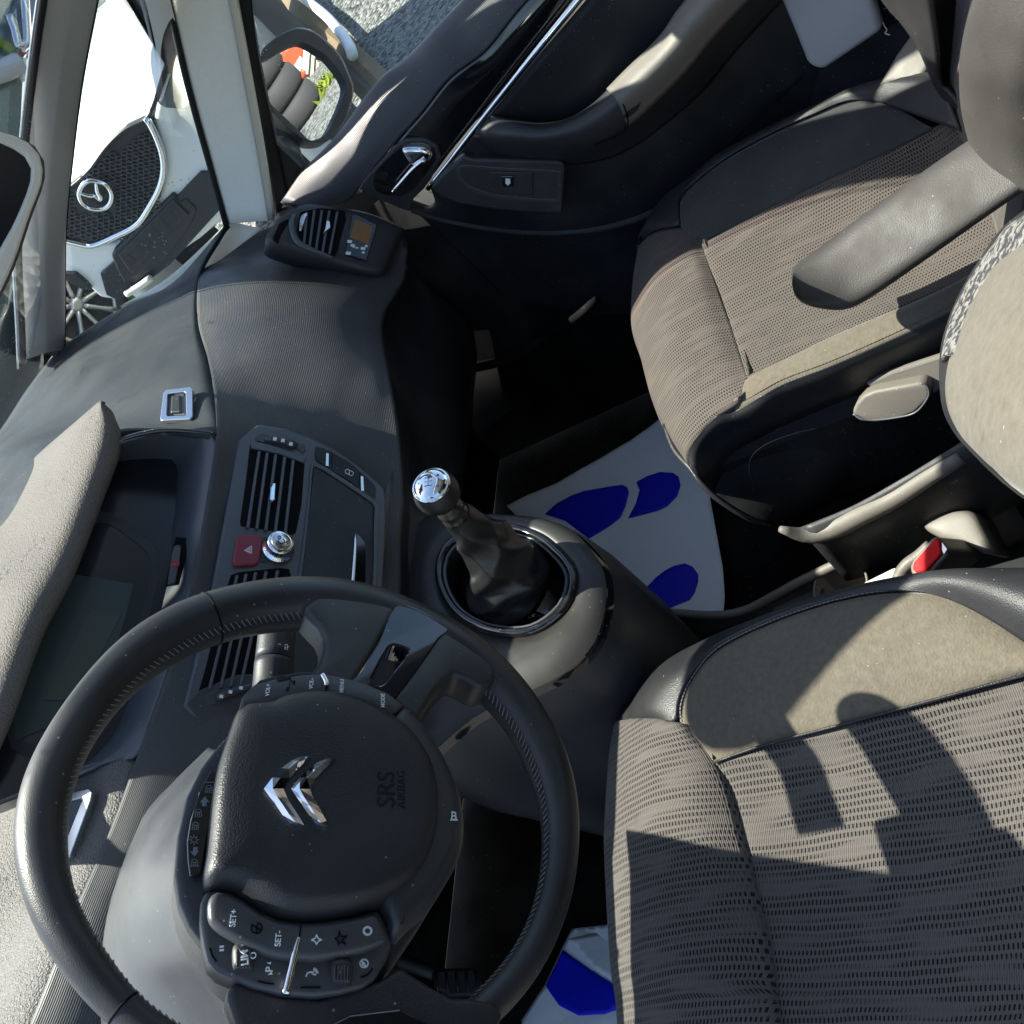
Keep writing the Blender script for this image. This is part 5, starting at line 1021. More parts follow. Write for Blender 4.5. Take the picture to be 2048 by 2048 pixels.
tg = plate('tag_card', lbp.all([(1745, -30), (1752, 5), (1768, 60), (1822, 28), (1850, -30)]), lbp.N, .002, black, lbl, bevel=0)
strokes('certification_rings', [[(1791+q[0]*1.25, 20+q[1]) for q in circ(0, 0, 10, 16)], circ(1788, 20, 6, 8, 60, 300), circ(1793, 20, 6, 8, 60, 300), circ(1798, 20, 6, 8, 60, 300), circ(1772, 4, 6, 12), [(1790, 38), (1812, 30)], [(1767, 18), (1785, 12)], [(1770, 4), (1775, 4)]], lambda p: lbp.at(p, .0005), .0008, grey_p, tg, lbp.N)
tube('tag_thread', lbp.all([(1752, 2), (1760, 30), (1768, 50), (1774, 60), (1770, 66), (1780, 70)], .003), .001, cream, lbl, n=6)
hg = thing('seat_hinge_cover', 'sunlit grey seat hinge cover wedged beside the passenger cushion', 'hinge cover', tuple(U(1810, 130, 'x', 1.0)))
hp = Pl(U(1810, 120, 'x', 1.0), (-.5, .3, .81))
plate('hinge_shell', hp.all([(1752, 174), (1790, 110), (1820, 68), (1838, 48), (1862, 90), (1866, 118), (1842, 155), (1830, 162), (1780, 166)]), hp.N, .03, taupe_pl, hg, bevel=.006, seg=3, smooth=True)

# ================================================================= WINDSCREEN PILLARS
fp = thing('windscreen_pillar', 'slim grey front windscreen pillar between windscreen and quarter window', 'pillar', (.98, .92, .85))
def line3(pxs, P0, P1):
    """points whose y runs between two ends"""
    n = len(pxs); return [U(p[0], p[1], 'y', P0+(P1-P0)*p[2]) for p in pxs]
fl_ = line3([(49, 720, 0), (46, 640, .1), (40, 470, .32), (54, 275, .58), (72, 120, .80), (89, 0, .95), (108, -120, 1.12), (150, -350, 1.45)], .93, .33)
fr_ = line3([(128, 700, 0), (130, 600, .1), (130, 480, .27), (139, 362, .45), (160, 180, .70), (193, 0, .95), (214, -120, 1.12), (270, -350, 1.45)], .93, .33)
fm = bulge_rows(fl_, fr_, [(.42, 1)], [.016]*8, (-.4, -.9, .2))[0]; fm2 = bulge_rows(fl_, fr_, [(.62, 1)], [.015]*8, (-.4, -.9, .2))[0]
grid('pillar_trim', [[p+Vector((.01, .02, 0)) for p in fl_], fl_, fm, fm2, fr_, [p+Vector((.012, .02, 0)) for p in fr_]], greytrim, fp, nu=30, nv=30, thick=.006)
tube('pillar_seal', [p+Vector((-.003, .004, 0)) for p in fl_], .006, rubber, fp, n=10)
tube('bonded_glass_edge', [p+Vector((-.016, .010, 0)) for p in fl_], .0016, chrome_s, fp, n=8)
def vb(p, d): return p+(p-Vector(C)).normalized()*d
frs = [a.lerp(b, .12) for a, b in zip(fr_, fl_)]
grid('pillar_shade_body', [[vb(p, .02) for p in frs], [vb(p, .10) for p in frs], [vb(p, .10) for p in fl_], [vb(p, .03) for p in fl_]], rubber, fp, nu=24, nv=12, thick=.01, lin=True)  # unseen body added behind the trim to widen the pillar's shadow
rp = thing('windscreen_pillar', 'broad front door pillar with a sunlit look in its cream colour between quarter window and door mirror', 'pillar', (1.12, .53, .8))
def yl(pts): return [U(p[0], p[1], 'y', p[2]) for p in pts]
rl = yl([(457, 447, .555), (425, 330, .50), (384, 180, .425), (342, 0, .34), (305, -150, .27), (250, -400, .15)])
rrr = yl([(546, 440, .47), (530, 330, .425), (502, 170, .35), (471, 0, .27), (445, -150, .20), (400, -400, .08)])
rm1 = bulge_rows(rl, rrr, [(.15, .7)], [.010]*6, (-.7, -.7, .1))[0]; rm2 = bulge_rows(rl, rrr, [(.5, 1)], [.011]*6, (-.7, -.7, .1))[0]; rm3 = bulge_rows(rl, rrr, [(.8, .9)], [.012]*6, (-.7, -.7, .1))[0]
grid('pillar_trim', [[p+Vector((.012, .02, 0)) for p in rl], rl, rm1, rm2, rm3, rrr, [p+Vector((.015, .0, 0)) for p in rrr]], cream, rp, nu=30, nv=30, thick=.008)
tube('pillar_seal', [p+Vector((-.004, .004, 0)) for p in rl], .005, rubber, rp, n=10)
tube('pillar_groove', [a.lerp(b, .86)+Vector((-.010, -.008, 0)) for a, b in zip(rl, rrr)], .0016, greytrim, rp, n=8)
# continuation of the roof side rail up to the header
rail = thing('roof_rail', 'pale roof side rail running back from the cream pillar', 'roof rail', (1.0, -.2, 1.4))
e0 = (rl[-1]+rrr[-1])/2
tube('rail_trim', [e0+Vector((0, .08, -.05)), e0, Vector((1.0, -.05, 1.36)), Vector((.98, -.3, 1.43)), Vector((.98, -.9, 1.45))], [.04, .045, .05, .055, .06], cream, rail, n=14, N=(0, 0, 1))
for nm, lab, pts in (('windscreen_pillar', 'front windscreen pillar on the driver side out of the frame', [Vector((-.30, .95, .85)), Vector((-.25, .3, 1.2)), Vector((-.2, -.2, 1.43))]),):
    pass

# windscreen, quarter and door glass: clear with dust and water marks
gm = bpy.data.materials.new('car_glass'); gm.use_nodes = True; n, l = nodes(gm); n.remove(n['Principled BSDF'])
tb = n.new('ShaderNodeBsdfTransparent'); tb.inputs[0].default_value = (.88, .95, .94, 1); gb = n.new('ShaderNodeBsdfGlossy'); gb.inputs['Roughness'].default_value = .02
lw = n.new('ShaderNodeFresnel'); lw.inputs[0].default_value = 1.35; ms = n.new('ShaderNodeMixShader')
l.new(lw.outputs[0], ms.inputs[0]); l.new(tb.outputs[0], ms.inputs[1]); l.new(gb.outputs[0], ms.inputs[2])
df = n.new('ShaderNodeBsdfDiffuse'); df.inputs[0].default_value = (.6, .62, .6, 1); m2_ = n.new('ShaderNodeMixShader')
tc = n.new('ShaderNodeTexCoord'); vo = n.new('ShaderNodeTexVoronoi'); vo.inputs['Scale'].default_value = 130; l.new(tc.outputs['Object'], vo.inputs[0])
no = n.new('ShaderNodeTexNoise'); no.inputs['Scale'].default_value = 14; no.inputs['Detail'].default_value = 5; l.new(tc.outputs['Object'], no.inputs[0])
dot = math_(n, l, 'LESS_THAN', vo.outputs[0], math_(n, l, 'MULTIPLY', math_(n, l, 'SUBTRACT', no.outputs[0], .46), 1.3))
fac = math_(n, l, 'ADD', math_(n, l, 'MULTIPLY', dot, .5), math_(n, l, 'MULTIPLY', no.outputs[0], .09)); l.new(fac, m2_.inputs[0])
l.new(ms.outputs[0], m2_.inputs[1]); l.new(df.outputs[0], m2_.inputs[2]); l.new(m2_.outputs[0], n['Material Output'].inputs[0])
ws = mk('windscreen', [(-.30, 1.05, .84), (.98, 1.02, .83), (.94, .33, 1.22), (.9, -.26, 1.45), (-.16, -.26, 1.45), (-.22, .33, 1.22)], [(0, 1, 2, 5), (5, 2, 3, 4)], gm)
tag(ws, 'clear dusty windscreen glass above the dashboard', 'windscreen')
qg = mk('quarter_window', [fr_[0]+Vector((.02, .02, -.03)), fr_[3]+Vector((.02, .02, 0)), fr_[-1]+Vector((.02, .02, 0)), rl[-1]+Vector((.015, .01, 0)), rl[2]+Vector((.015, .01, 0)), rl[0]+Vector((.02, .0, -.03))], [(0, 1, 4, 5), (1, 2, 3, 4)], gm)
tag(qg, 'small triangular quarter window between grey and cream pillars', 'window')
mk('door_glass', [(1.185, .50, .74), (1.19, -.80, .80), (1.06, -.80, 1.42), (1.10, .0, 1.30), (1.17, .35, 1.02)], [(0, 1, 2, 3, 4)], gm, door)

# ================================================================= MIRRORS
im = thing('rear_view_mirror', 'interior rear view mirror in a taupe frame cut off by the left edge', 'mirror', tuple(U(-150, 430, 'y', .25)))
pim = Pl(U(-150, 430, 'y', .25), (-.55, -.80, -.22))
imo = [(0, 263), (42, 277), (72, 296), (86, 322), (88, 345), (84, 372), (62, 430), (32, 520), (0, 592), (-70, 720), (-230, 960), (-460, 1090), (-650, 1030), (-690, 700), (-600, 350), (-380, 250), (-150, 245)]
imi = [(0, 286), (30, 300), (55, 318), (64, 338), (64, 356), (54, 390), (28, 450), (0, 500), (-75, 640), (-240, 890), (-450, 1020), (-610, 980), (-650, 700), (-570, 385), (-370, 280), (-140, 272)]
inflate('mirror_housing', pim.all(imo, -.012), -pim.N, .035, taupe_pl, im, n=70, p=2.4, base=.003)
frame('mirror_frame', pim.all(imo), pim.all(imi), pim.N, .016, cream, im, bevel=.004, n=80)
plate('mirror_pane', pim.all(imi, -.003), pim.N, .002, glass_d, im, bevel=0)
tube('mirror_stem', [pim.at((-160, 300), -.04), pim.at((-260, 120), -.06), Vector((.36, .25, 1.27))], .012, plastic_d, im)

dm = thing('door_mirror', 'black door mirror reflecting stacked tyres and an orange bin', 'mirror', (1.37, .43, .7))
d_ = (U(620, 200, 'x', 1.37)-Vector(C)).normalized(); r_want = Vector((.42, -.895, -.15)).normalized(); mN = (r_want-d_).normalized()
Om = U(620, 180, 'x', 1.37); pm = Pl(Om, mN)
ho = [(521, 112), (541, 83), (577, 62), (600, 57), (631, 67), (676, 109), (698, 154), (705, 178), (700, 210), (686, 246), (658, 280), (622, 284), (592, 268), (549, 228), (525, 190)]
hi_ = [(524, 125), (545, 112), (568, 98), (595, 86), (613, 87), (649, 109), (667, 127), (686, 154), (692, 172), (687, 196), (674, 228), (658, 259), (646, 272), (631, 279), (618, 279), (600, 262), (559, 224), (540, 204), (526, 165)]
frame('mirror_rim', pm.all(ho, .010), pm.all(hi_, .010), mN, .03, plastic_d, dm, bevel=.004, n=90)
plate('mirror_pane', pm.all([(518, 118), (545, 103), (568, 90), (595, 79), (613, 80), (652, 103), (672, 122), (691, 150), (697, 172), (692, 198), (679, 230), (663, 263), (649, 277), (631, 284), (616, 284), (597, 268), (554, 230), (520, 180)], .0), mN, .002, mirror_glass, dm, bevel=0)
inflate('mirror_shell', pm.all(ho, -.015), -mN, .06, dark_paint, dm, n=70, p=2.6, base=.004)
tube('mirror_foot', [pm.at((560, 250), -.03), U(560, 300, 'x', 1.27), U(575, 335, 'x', 1.20)], [.03, .035, .03], plastic_d, dm)

# ================================================================= PAPER MATS AND PEDAL
pm1 = Pl((.75, .3, .035), (0, -.06, 1))
mat1 = thing('paper_floor_mat', 'white paper mat with blue shoe prints in the passenger footwell', 'floor mat', (.75, .3, .03), group='paper floor mats')
outm = [(1017, 1015), (1060, 992), (1117, 968), (1165, 940), (1207, 920), (1265, 885), (1330, 835), (1420, 850), (1424, 1000), (1431, 1040), (1438, 1083), (1448, 1135), (1453, 1197), (1450, 1250), (1360, 1300), (1240, 1260), (1140, 1150), (1060, 1060)]
# crumpled sheet
def sheet(name, pl, outline, m, parent, res=.006, amp=.0035, seed=1):
    P_ = [pl.at(p) for p in outline]; N = pl.N; X = Vector((1, 0, 0)); X = (X-N*X.dot(N)).normalized(); Y = N.cross(X); O = P_[0]
    q = [((p-O).dot(X), (p-O).dot(Y)) for p in P_]
    bm = bmesh.new(); vs = [bm.verts.new((a, b, 0)) for a, b in q]; bm.faces.new(vs)
    bmesh.ops.triangulate(bm, faces=bm.faces[:])
    for _ in range(9):
        ed = [e for e in bm.edges if e.calc_length() > res*2]
        if not ed: break
        bmesh.ops.subdivide_edges(bm, edges=ed, cuts=1); bmesh.ops.triangulate(bm, faces=[f for f in bm.faces if len(f.verts) > 3])
    from mathutils import noise
    for v in bm.verts:
        w = O+X*v.co.x+Y*v.co.y; h = noise.noise(Vector((w.x*9+seed, w.y*9, seed)))*amp*1.4+noise.noise(Vector((w.x*30, w.y*22, seed)))*amp*.3
        v.co = w+N*(h+amp*2)
    bmesh.ops.recalc_face_normals(bm, faces=bm.faces)
    me = bpy.data.meshes.new(name); bm.to_mesh(me); bm.free(); me.materials.append(m)
    for p in me.polygons: p.use_smooth = True
    o = bpy.data.objects.new(name, me); link(o, parent); s = o.modifiers.new('s', 'SOLIDIFY'); s.thickness = .0004; return o
sheet('paper_sheet', pm1, outm, paper, mat1)
prints = [[(1093, 1032), (1117, 1010), (1145, 995), (1171, 985), (1225, 976), (1248, 973), (1257, 977), (1261, 988), (1254, 1017), (1244, 1039), (1225, 1054), (1182, 1081), (1164, 1068), (1135, 1046)],
          [(1276, 968), (1298, 956), (1323, 947), (1349, 949), (1360, 957), (1364, 975), (1357, 997), (1338, 1017), (1320, 1026), (1298, 1032), (1260, 1041), (1276, 1010), (1283, 985)],
          [(1281, 1193), (1316, 1159), (1335, 1145), (1352, 1136), (1374, 1131), (1390, 1138), (1400, 1153), (1400, 1168), (1393, 1190), (1384, 1204), (1355, 1215), (1332, 1227), (1290, 1250), (1305, 1226), (1310, 1211), (1295, 1199)],
          [(1236, 1206), (1269, 1210), (1275, 1219), (1262, 1240), (1248, 1232)]]
for p_ in prints: sheet('shoe_print', Pl(pm1.O+pm1.N*.0016, pm1.N), p_, blue, mat1)
mat2 = thing('paper_floor_mat', 'white paper mat with blue print folded up below the driver seat edge', 'floor mat', (.1, .37, .03), group='paper floor mats')
pm2 = Pl((.1, .37, .035), (0, -.1, 1))
sheet('paper_sheet', pm2, [(1060, 2120), (1048, 2042), (1094, 1972), (1128, 1900), (1150, 1860), (1235, 1850), (1330, 1850), (1360, 2120)], paper, mat2, seed=4)
sheet('shoe_print', Pl(pm2.O+pm2.N*.0016, pm2.N), [(1130, 1902), (1188, 1943), (1248, 1980), (1300, 2000), (1300, 2030), (1253, 2018), (1214, 2031), (1162, 2033), (1123, 2013), (1103, 1985), (1096, 1972)], blue, mat2, seed=4)
fp2 = Pl(pm2.O+Vector((0, -.01, .018)), (.2, -.3, 1))
sheet('folded_flap', fp2, [(1139, 1880), (1188, 1869), (1240, 1864), (1300, 1860), (1310, 2010), (1248, 1978), (1190, 1940)], paper, mat2, amp=.002, seed=9)
ped = thing('brake_pedal', 'dark ribbed pedal pad in the shade below the steering wheel', 'pedal', tuple(U(910, 1960, 'z', .15)))
ppd = Pl(U(910, 1965, 'z', .16), (-.1, -.75, .6))
pp_ = plate('pedal_pad', ppd.all([(864, 1945), (880, 1937), (945, 1936), (963, 1948), (964, 1975), (945, 1992), (900, 1994), (868, 1975)]), ppd.N, .015, rubber, ped, bevel=.004)
for k in range(5): tube('pedal_rib', ppd.all([(872+k*20, 1945), (876+k*20, 1985)], .001), .002, rubber, pp_, n=6, sub=2)
tube('pedal_arm', [ppd.at((910, 1960), -.01), ppd.at((880, 1900), -.05)+Vector((0, .1, .15))], .01, plastic_d, ped)
# ================================================================= EXTERIOR
GZ = -.35
gr = bpy.data.materials.new('gravel'); gr.use_nodes = True; n, l = nodes(gr); b = n['Principled BSDF']; b.inputs['Roughness'].default_value = .95
tc = n.new('ShaderNodeTexCoord'); vo = n.new('ShaderNodeTexVoronoi'); vo.inputs['Scale'].default_value = 34; l.new(tc.outputs['Object'], vo.inputs[0])
no = n.new('ShaderNodeTexNoise'); no.inputs['Scale'].default_value = 1.3; no.inputs['Detail'].default_value = 8; l.new(tc.outputs['Object'], no.inputs[0])
cr = n.new('ShaderNodeValToRGB'); cr.color_ramp.elements[0].position = .25; cr.color_ramp.elements[0].color = (.03, .032, .03, 1); cr.color_ramp.elements[1].position = .75; cr.color_ramp.elements[1].color = (.25, .26, .24, 1)
sp_ = n.new('ShaderNodeSeparateColor'); l.new(vo.outputs['Color'], sp_.inputs[0])
av = math_(n, l, 'ADD', math_(n, l, 'MULTIPLY', sp_.outputs[0], .55), math_(n, l, 'MULTIPLY', no.outputs[0], .5)); l.new(av, cr.inputs[0]); l.new(cr.outputs[0], b.inputs['Base Color'])
bp = n.new('ShaderNodeBump'); bp.inputs['Distance'].default_value = .03; bp.inputs['Strength'].default_value = 1; l.new(vo.outputs[0], bp.inputs['Height']); bp.invert = True; l.new(bp.outputs[0], b.inputs['Normal'])
tag(mk('ground', [(-60, -60, GZ), (90, -60, GZ), (90, 90, GZ), (-60, 90, GZ)], [(0, 1, 2, 3)], gr), kind='structure')
asp = mat('asphalt_patch', (.05, .052, .055), .9, var=.5, vscale=2, bump=('noise', 120, .6))
tag(mk('road', [(-9, 3, GZ+.004), (2.6, 3.2, GZ+.004), (12, 14, GZ+.004), (-8, 16, GZ+.004)], [(0, 1, 2, 3)], asp), kind='structure')

# --- white car seen through the quarter window: nose on a steep plane facing us
wcar = thing('parked_car', 'white car nose seen through the quarter window, winged badge on honeycomb grille', 'car', (2.9, 2.4, GZ), group=None)
On = UP(190, 392, (C[0]+1.0, C[1]+1.0, 0), (1, 1, 0)); dirn = (On-Vector(C)).normalized(); Of = Vector(C)+dirn*3.85
psi = math.radians(-84); hN = Vector((math.sin(psi), -math.cos(psi), .0)); pcf = Pl(Of, (hN+Vector((0, 0, .0))).normalized()); cN = pcf.N
hx_ = Vector((math.cos(psi), math.sin(psi), 0))
bump_px = [(100, 440), (130, 450), (172, 487), (230, 486), (290, 440), (325, 330), (306, 235), (311, 210), (350, 80), (385, 20), (470, 60), (520, 200), (470, 420), (400, 480), (280, 560), (228, 602), (200, 598), (165, 565), (100, 530)]
plate('front_bumper', pcf.all(bump_px, -.01), cN, .25, white_paint, wcar, bevel=.02, seg=3, smooth=True)
gril = plate('grille', pcf.all([(100, 400), (137, 375), (180, 340), (215, 295), (250, 258), (292, 238), (306, 262), (320, 300), (325, 335), (318, 370), (300, 405), (272, 446), (230, 468), (185, 486), (150, 480), (110, 470)], .004), cN, .05, grille_m, wcar, bevel=0)
hx_polys = []
for i in range(-14, 15):
    for j in range(-10, 11):
        cx, cy = 225+i*15.5*.74+(j % 2)*5.7-j*9*.0, 380-i*15.5*.67+j*0; cx += j*9*.62; cy += j*9*.72
        if 120 < cx < 318 and 268 < cy < 476 and (cx-215)*.60+(cy-360)*.8 > -34-(0) and (cx-292) < (cy-238)*.45+4 and not (cy > 440 and cx > 262) and (cx+cy*0) < 322 and (cy+cx*1.25 < 812):
            if abs(cx-190) < 36 and abs(cy-394) < 33: continue
            pts = []
            for k in range(7):
                a = math.radians(60*k+18); pts.append((cx+6.6*math.cos(a), cy+5.2*math.sin(a)))
            hx_polys.append(pts)
strokes('honeycomb', hx_polys, lambda p: pcf.at(p, .008), .0035, mat('mesh_grey', (.05, .06, .065), .45), gril, cN, t=.004)
tube('grille_surround', pcf.all([(292, 236), (300, 248), (310, 268), (322, 300), (327, 335), (320, 372), (302, 408), (275, 448), (232, 472), (185, 491), (150, 486), (110, 476)], .012), .012, chrome, gril, n=10)
tube('bonnet_gap', pcf.all([(355, 75), (335, 125), (320, 170), (309, 208), (292, 238), (250, 260), (213, 295), (178, 342), (137, 378), (100, 402)], .006), .007, grille_m, wcar, n=8)
bw = pcf.N.cross(Vector((0, 0, 1)))
badge = tube('winged_badge', pcf.all([(191, 362), (210, 368), (222, 384), (222, 402), (212, 415), (195, 419), (175, 415), (162, 402), (158, 386), (166, 370), (178, 362)], .03), .0085, chrome, gril, n=8, closed=True)
tube('badge_wings', pcf.all([(160, 386), (178, 391), (190, 392), (199, 400), (201, 394), (195, 384), (193, 374), (192, 363)], .03), [.006, .008, .009, .007, .009, .008, .007, .005], chrome, badge, n=8)
lpn = plate('number_plate_mount', pcf.all([(222, 512), (228, 500), (345, 388), (360, 404), (372, 396), (395, 420), (380, 455), (330, 520), (250, 570), (232, 540)], .012), cN, .04, grille_m, wcar, bevel=.01)
plate('lower_intake', pcf.all([(200, 548), (232, 520), (400, 345), (425, 345), (440, 420), (340, 530), (260, 590), (228, 598), (212, 590)], .004), cN, .03, grille_m, wcar, bevel=.004)
plate('plate_recess', pcf.all([(236, 510), (345, 398), (378, 430), (262, 548)], .020), cN, .01, tray, lpn, bevel=.004)
strokes('plate_blocks', [[(256+k*17, 508-k*17), (268+k*17, 521-k*17)] for k in range(6)]+[[(250, 520), (350, 420)], [(262, 532), (362, 432)]], lambda p: pcf.at(p, .021), .004, grille_m, lpn, cN)
tube('bumper_strip', pcf.all([(253, 588), (280, 572), (302, 556)], .03), .014, cream, wcar, n=8)
hlp = plate('headlight', pcf.all([(312, 208), (322, 170), (345, 85), (400, 40), (450, 110), (420, 200), (375, 222), (330, 218)], .008), cN, .06, lamp_glass, wcar, bevel=.012)
inflate('headlight_lens', pcf.all([(345, 195), (352, 172), (372, 165), (386, 180), (376, 203), (356, 208)], .012), cN, .02, satin_black, hlp, n=24)
tube('lamp_strip', pcf.all([(320, 205), (335, 160), (352, 110), (362, 80)], .012), .006, chrome_s, hlp, n=6)
fog = plate('fog_lamp_recess', pcf.all([(128, 548), (150, 548), (172, 566), (183, 580), (165, 580), (140, 566)], .01), cN, .03, grille_m, wcar, bevel=.003)
# bonnet
hB = Vector((-.891, -.454, 0)).normalized()
hb0 = pcf.all([(350, 80), (312, 206), (292, 236), (250, 258), (213, 293), (178, 340), (137, 375), (100, 400), (30, 450)], -.02)
def back(P_, d, dz): return [p-hB*d+Vector((0, 0, dz)) for p in P_]
grid('bonnet', [hb0, back(hb0, .12, .06), back(hb0, .45, .14), back(hb0, .85, .20), back(hb0, 1.15, .23)], white_paint, wcar, nu=30, nv=20, thick=.01)
cx_ = sum(hb0, Vector((0, 0, 0)))/len(hb0)
wsb = back(hb0, 1.17, .235)
L_a, L_b = wsb[0], wsb[-1]
mk('windscreen', [L_a, L_b, L_b-hB*.75+Vector((0, 0, .50))-hx_*-.15, L_a-hB*.75+Vector((0, 0, .50))-hx_*.15], [(0, 1, 2, 3)], dark_paint, wcar, solid=.02)
tube('wiper_arm', [p+Vector((0, 0, .03)) for p in back(hb0[1:6], 1.12, .25)], .012, grille_m, wcar, n=6)
rt = [L_a-hB*.75+Vector((0, 0, .50))-hx_*.15, L_b-hB*.75+Vector((0, 0, .50))+hx_*.15]
mk('roof', [rt[0], rt[1], rt[1]-hB*1.6, rt[0]-hB*1.6], [(0, 1, 2, 3)], white_paint, wcar, solid=.04)
for s_, P_ in ((1, hb0[0]), (-1, hb0[-1])):
    b0_ = P_-hB*.15; zt = b0_.z+.1
    mk('side_panel', [Vector((b0_.x, b0_.y, GZ+.3)), b0_, Vector((b0_.x, b0_.y, zt+.15))-hB*1.1, Vector((b0_.x, b0_.y, zt+.2))-hB*3.4, Vector((b0_.x, b0_.y, GZ+.3))-hB*3.4], [(0, 1, 2, 3, 4)], white_paint, wcar, solid=.05)
    for dd in (.75, 3.0):
        wc_ = Vector((b0_.x, b0_.y, GZ+.33))-hB*dd
        w_ = lathe('wheel', [(.20, -.09), (.31, -.10), (.335, -.07), (.335, .07), (.31, .10), (.20, .09)], wc_, hx_, rubber_t, wcar, n=36)
# --- car with a silver alloy wheel further back
car2 = thing('parked_car', 'dark car behind the white nose, silver spoked wheel at the dash edge', 'car', (3.9, 4.1, GZ))
wc2 = UP(145, 612, (C[0]+2.6, C[1]+2.6, 0), (1, 1, 0)); wdir = (wc2-Vector(C)).normalized(); wc2 = Vector(C)+wdir*((GZ+.33-C[2])/wdir.z)
wax = Vector((-.45, -.9, .0)).normalized()
w2 = lathe('wheel', [(.05, .04), (.215, .05), (.235, .085), (.25, .10), (.31, .10), (.335, .06), (.335, -.08), (.2, -.1)], wc2, wax, rubber_t, car2, n=40)
X2 = wax.cross(Vector((0, 0, 1))).normalized(); Z2 = X2.cross(wax)
tube('rim_edge', [wc2+wax*.095+(X2*math.cos(a)+Z2*math.sin(a))*.232 for a in [2*math.pi*k/32 for k in range(32)]], .014, silver, w2, n=8, sub=1, closed=True)
for k in range(9):
    a = 2*math.pi*k/9; d = X2*math.cos(a)+Z2*math.sin(a)
    tube('spoke', [wc2+wax*.085+d*.04, wc2+wax*.095+d*.14, wc2+wax*.09+d*.23], [.018, .014, .022], silver, w2, n=8, sub=3)
lathe('hub_cap', [(.05, .08), (.045, .10), (.02, .105)], wc2, wax, silver, w2, n=20)
bd = wc2-wax*.12
def c2p(u, v, z): return Vector((bd.x, bd.y, 0))+X2*u-wax*v+Vector((0, 0, z))
mk('body', [c2p(-1.0, 0, GZ+.75), c2p(3, 0, GZ+.75), c2p(3, 1.7, GZ+.85), c2p(-1.0, 1.7, GZ+.85), c2p(-1.0, .03, GZ+.25), c2p(3, .03, GZ+.25)], [(0, 1, 2, 3), (4, 5, 1, 0)], dark_paint, car2, solid=.05)
# --- car in the top left corner beyond the windscreen
car3 = thing('parked_car', 'grey green estate with red tail lamp at the top left beyond the windscreen', 'car', (4, 5.5, GZ))
O3 = Vector(C)+(UP(25, 180, (C[0]+1, C[1]+1, 0), (1, 1, 0))-Vector(C)).normalized()*3.4; p3 = Pl(O3, (-.45, -.89, .05))
plate('tailgate', p3.all([(-140, -60), (55, -80), (60, 120), (50, 340), (20, 640), (-200, 640)]), p3.N, .35, mat('teal_grey_paint', (.09, .13, .13), .3, coat=.6, var=.5, vscale=1.5), car3, bevel=.05)
plate('rear_window', p3.all([(14, 30), (45, -20), (52, 78), (38, 85)], .02), p3.N, .03, lamp_glass, car3, bevel=.01)
plate('tail_lamp', p3.all([(41, 98), (52, 88), (55, 110), (44, 106)], .03), p3.N, .03, red_lamp, car3, bevel=.005)
plate('reversing_lamp', p3.all([(44, 118), (54, 112), (54, 160), (46, 158), (41, 140)], .03), p3.N, .03, white_p, car3, bevel=.005)
tube('chrome_moulding', p3.all([(47, -30), (51, 30), (53, 85), (38, 92), (30, 60), (18, 30)], .04), .014, chrome_s, car3, n=8)
tube('bumper_moulding', p3.all([(-20, 150), (10, 140), (40, 125)], .04), .03, bgrey, car3, n=8)
plate('number_plate', p3.all([(-20, 72), (5, 75), (35, 95), (22, 108), (5, 92), (-20, 84)], .03), p3.N, .02, leaf_m, car3, bevel=.004)

# --- tyre, planks and kerb outside the passenger window
def G(px, py, z=GZ): return U(px, py, 'z', z)
ty = thing('spare_tyre', 'worn black tyre lying beyond the door mirror', 'tyre', tuple(G(520, 50, GZ)))
tcn = G(505, 60, GZ+.15)
P_ = [U(*p, 'z', z) for p, z in (((512, -40), .0), ((518, 0), -.02), ((530, 35), -.05), ((545, 70), -.10), ((562, 100), -.15))]
tyc = thing and tube('tread', P_, .16, rubber_t, ty, n=20, sub=5)
for k in range(14):
    t = k/13; i = min(3, int(t*4)); a = P_[i].lerp(P_[i+1], t*4-i); T = (P_[i+1]-P_[i]).normalized(); sdv = (Vector(C)-a).normalized(); y_ = T.cross(sdv).normalized()
    tube('tread_block', [a+sdv*.155-y_*.09+T*.02, a+sdv*.165, a+sdv*.155+y_*.09-T*.02], .012, rubber, ty, n=6, sub=2)
wp = thing('white_panel', 'small white panel lying beside the tyre', 'panel', tuple(G(575, 60)))
plate('panel_board', [G(*p, -.3) for p in ((553, 30), (590, 55), (600, 75), (555, 90), (540, 60))], (0, 0, 1), .02, white_paint, wp)
for nm, lab, pts, w, m_ in (('timber_plank', 'long weathered brown plank lying on the gravel nearest the door mirror', ((540, -60), (600, 20), (680, 90), (770, 175), (830, 240)), .075, wood),
                         ('timber_plank', 'darker plank beside the pale hose, further from the mirror', ((500, -60), (560, 25), (640, 95), (720, 165), (770, 230)), .06, mat('dark_timber', (.07, .055, .035), .9, var=.4, vscale=25))):
    t_ = thing(nm, lab, 'plank', tuple(G(*pts[2])), group='planks on the gravel')
    tube('plank_beam', [G(*p, GZ+.03) for p in pts], w, m_, t_, n=4, sq=.5, N=(0, 0, 1), sub=3, smooth=False)
hs = tube('hose', [G(*p, GZ+.12) for p in ((590, -15), (625, 10), (660, 40), (695, 85), (705, 110))], .035, white_p, None, n=10); tag(hs, 'pale ribbed hose curving over the gravel', 'hose')

plate('door_front_panel', [U(*p, 'x', 1.16) for p in ((555, 425), (640, 400), (760, 380), (840, 415), (960, 455), (1043, 475), (1060, 700), (800, 760), (690, 560))], (-1, 0, 0), .01, plastic_d, door, bevel=0)
# --- things seen in the door mirror, standing behind the car
def RM(px, py, dist=None, z=None):
    p = pm.at((px, py)); d = (p-Vector(C)).normalized(); r = d-mN*2*d.dot(mN)
    if dist is None: dist = (z-p.z)/r.z
    return p+r*dist
g0 = RM(620, 250, z=GZ); gd = (g0-pm.O).length

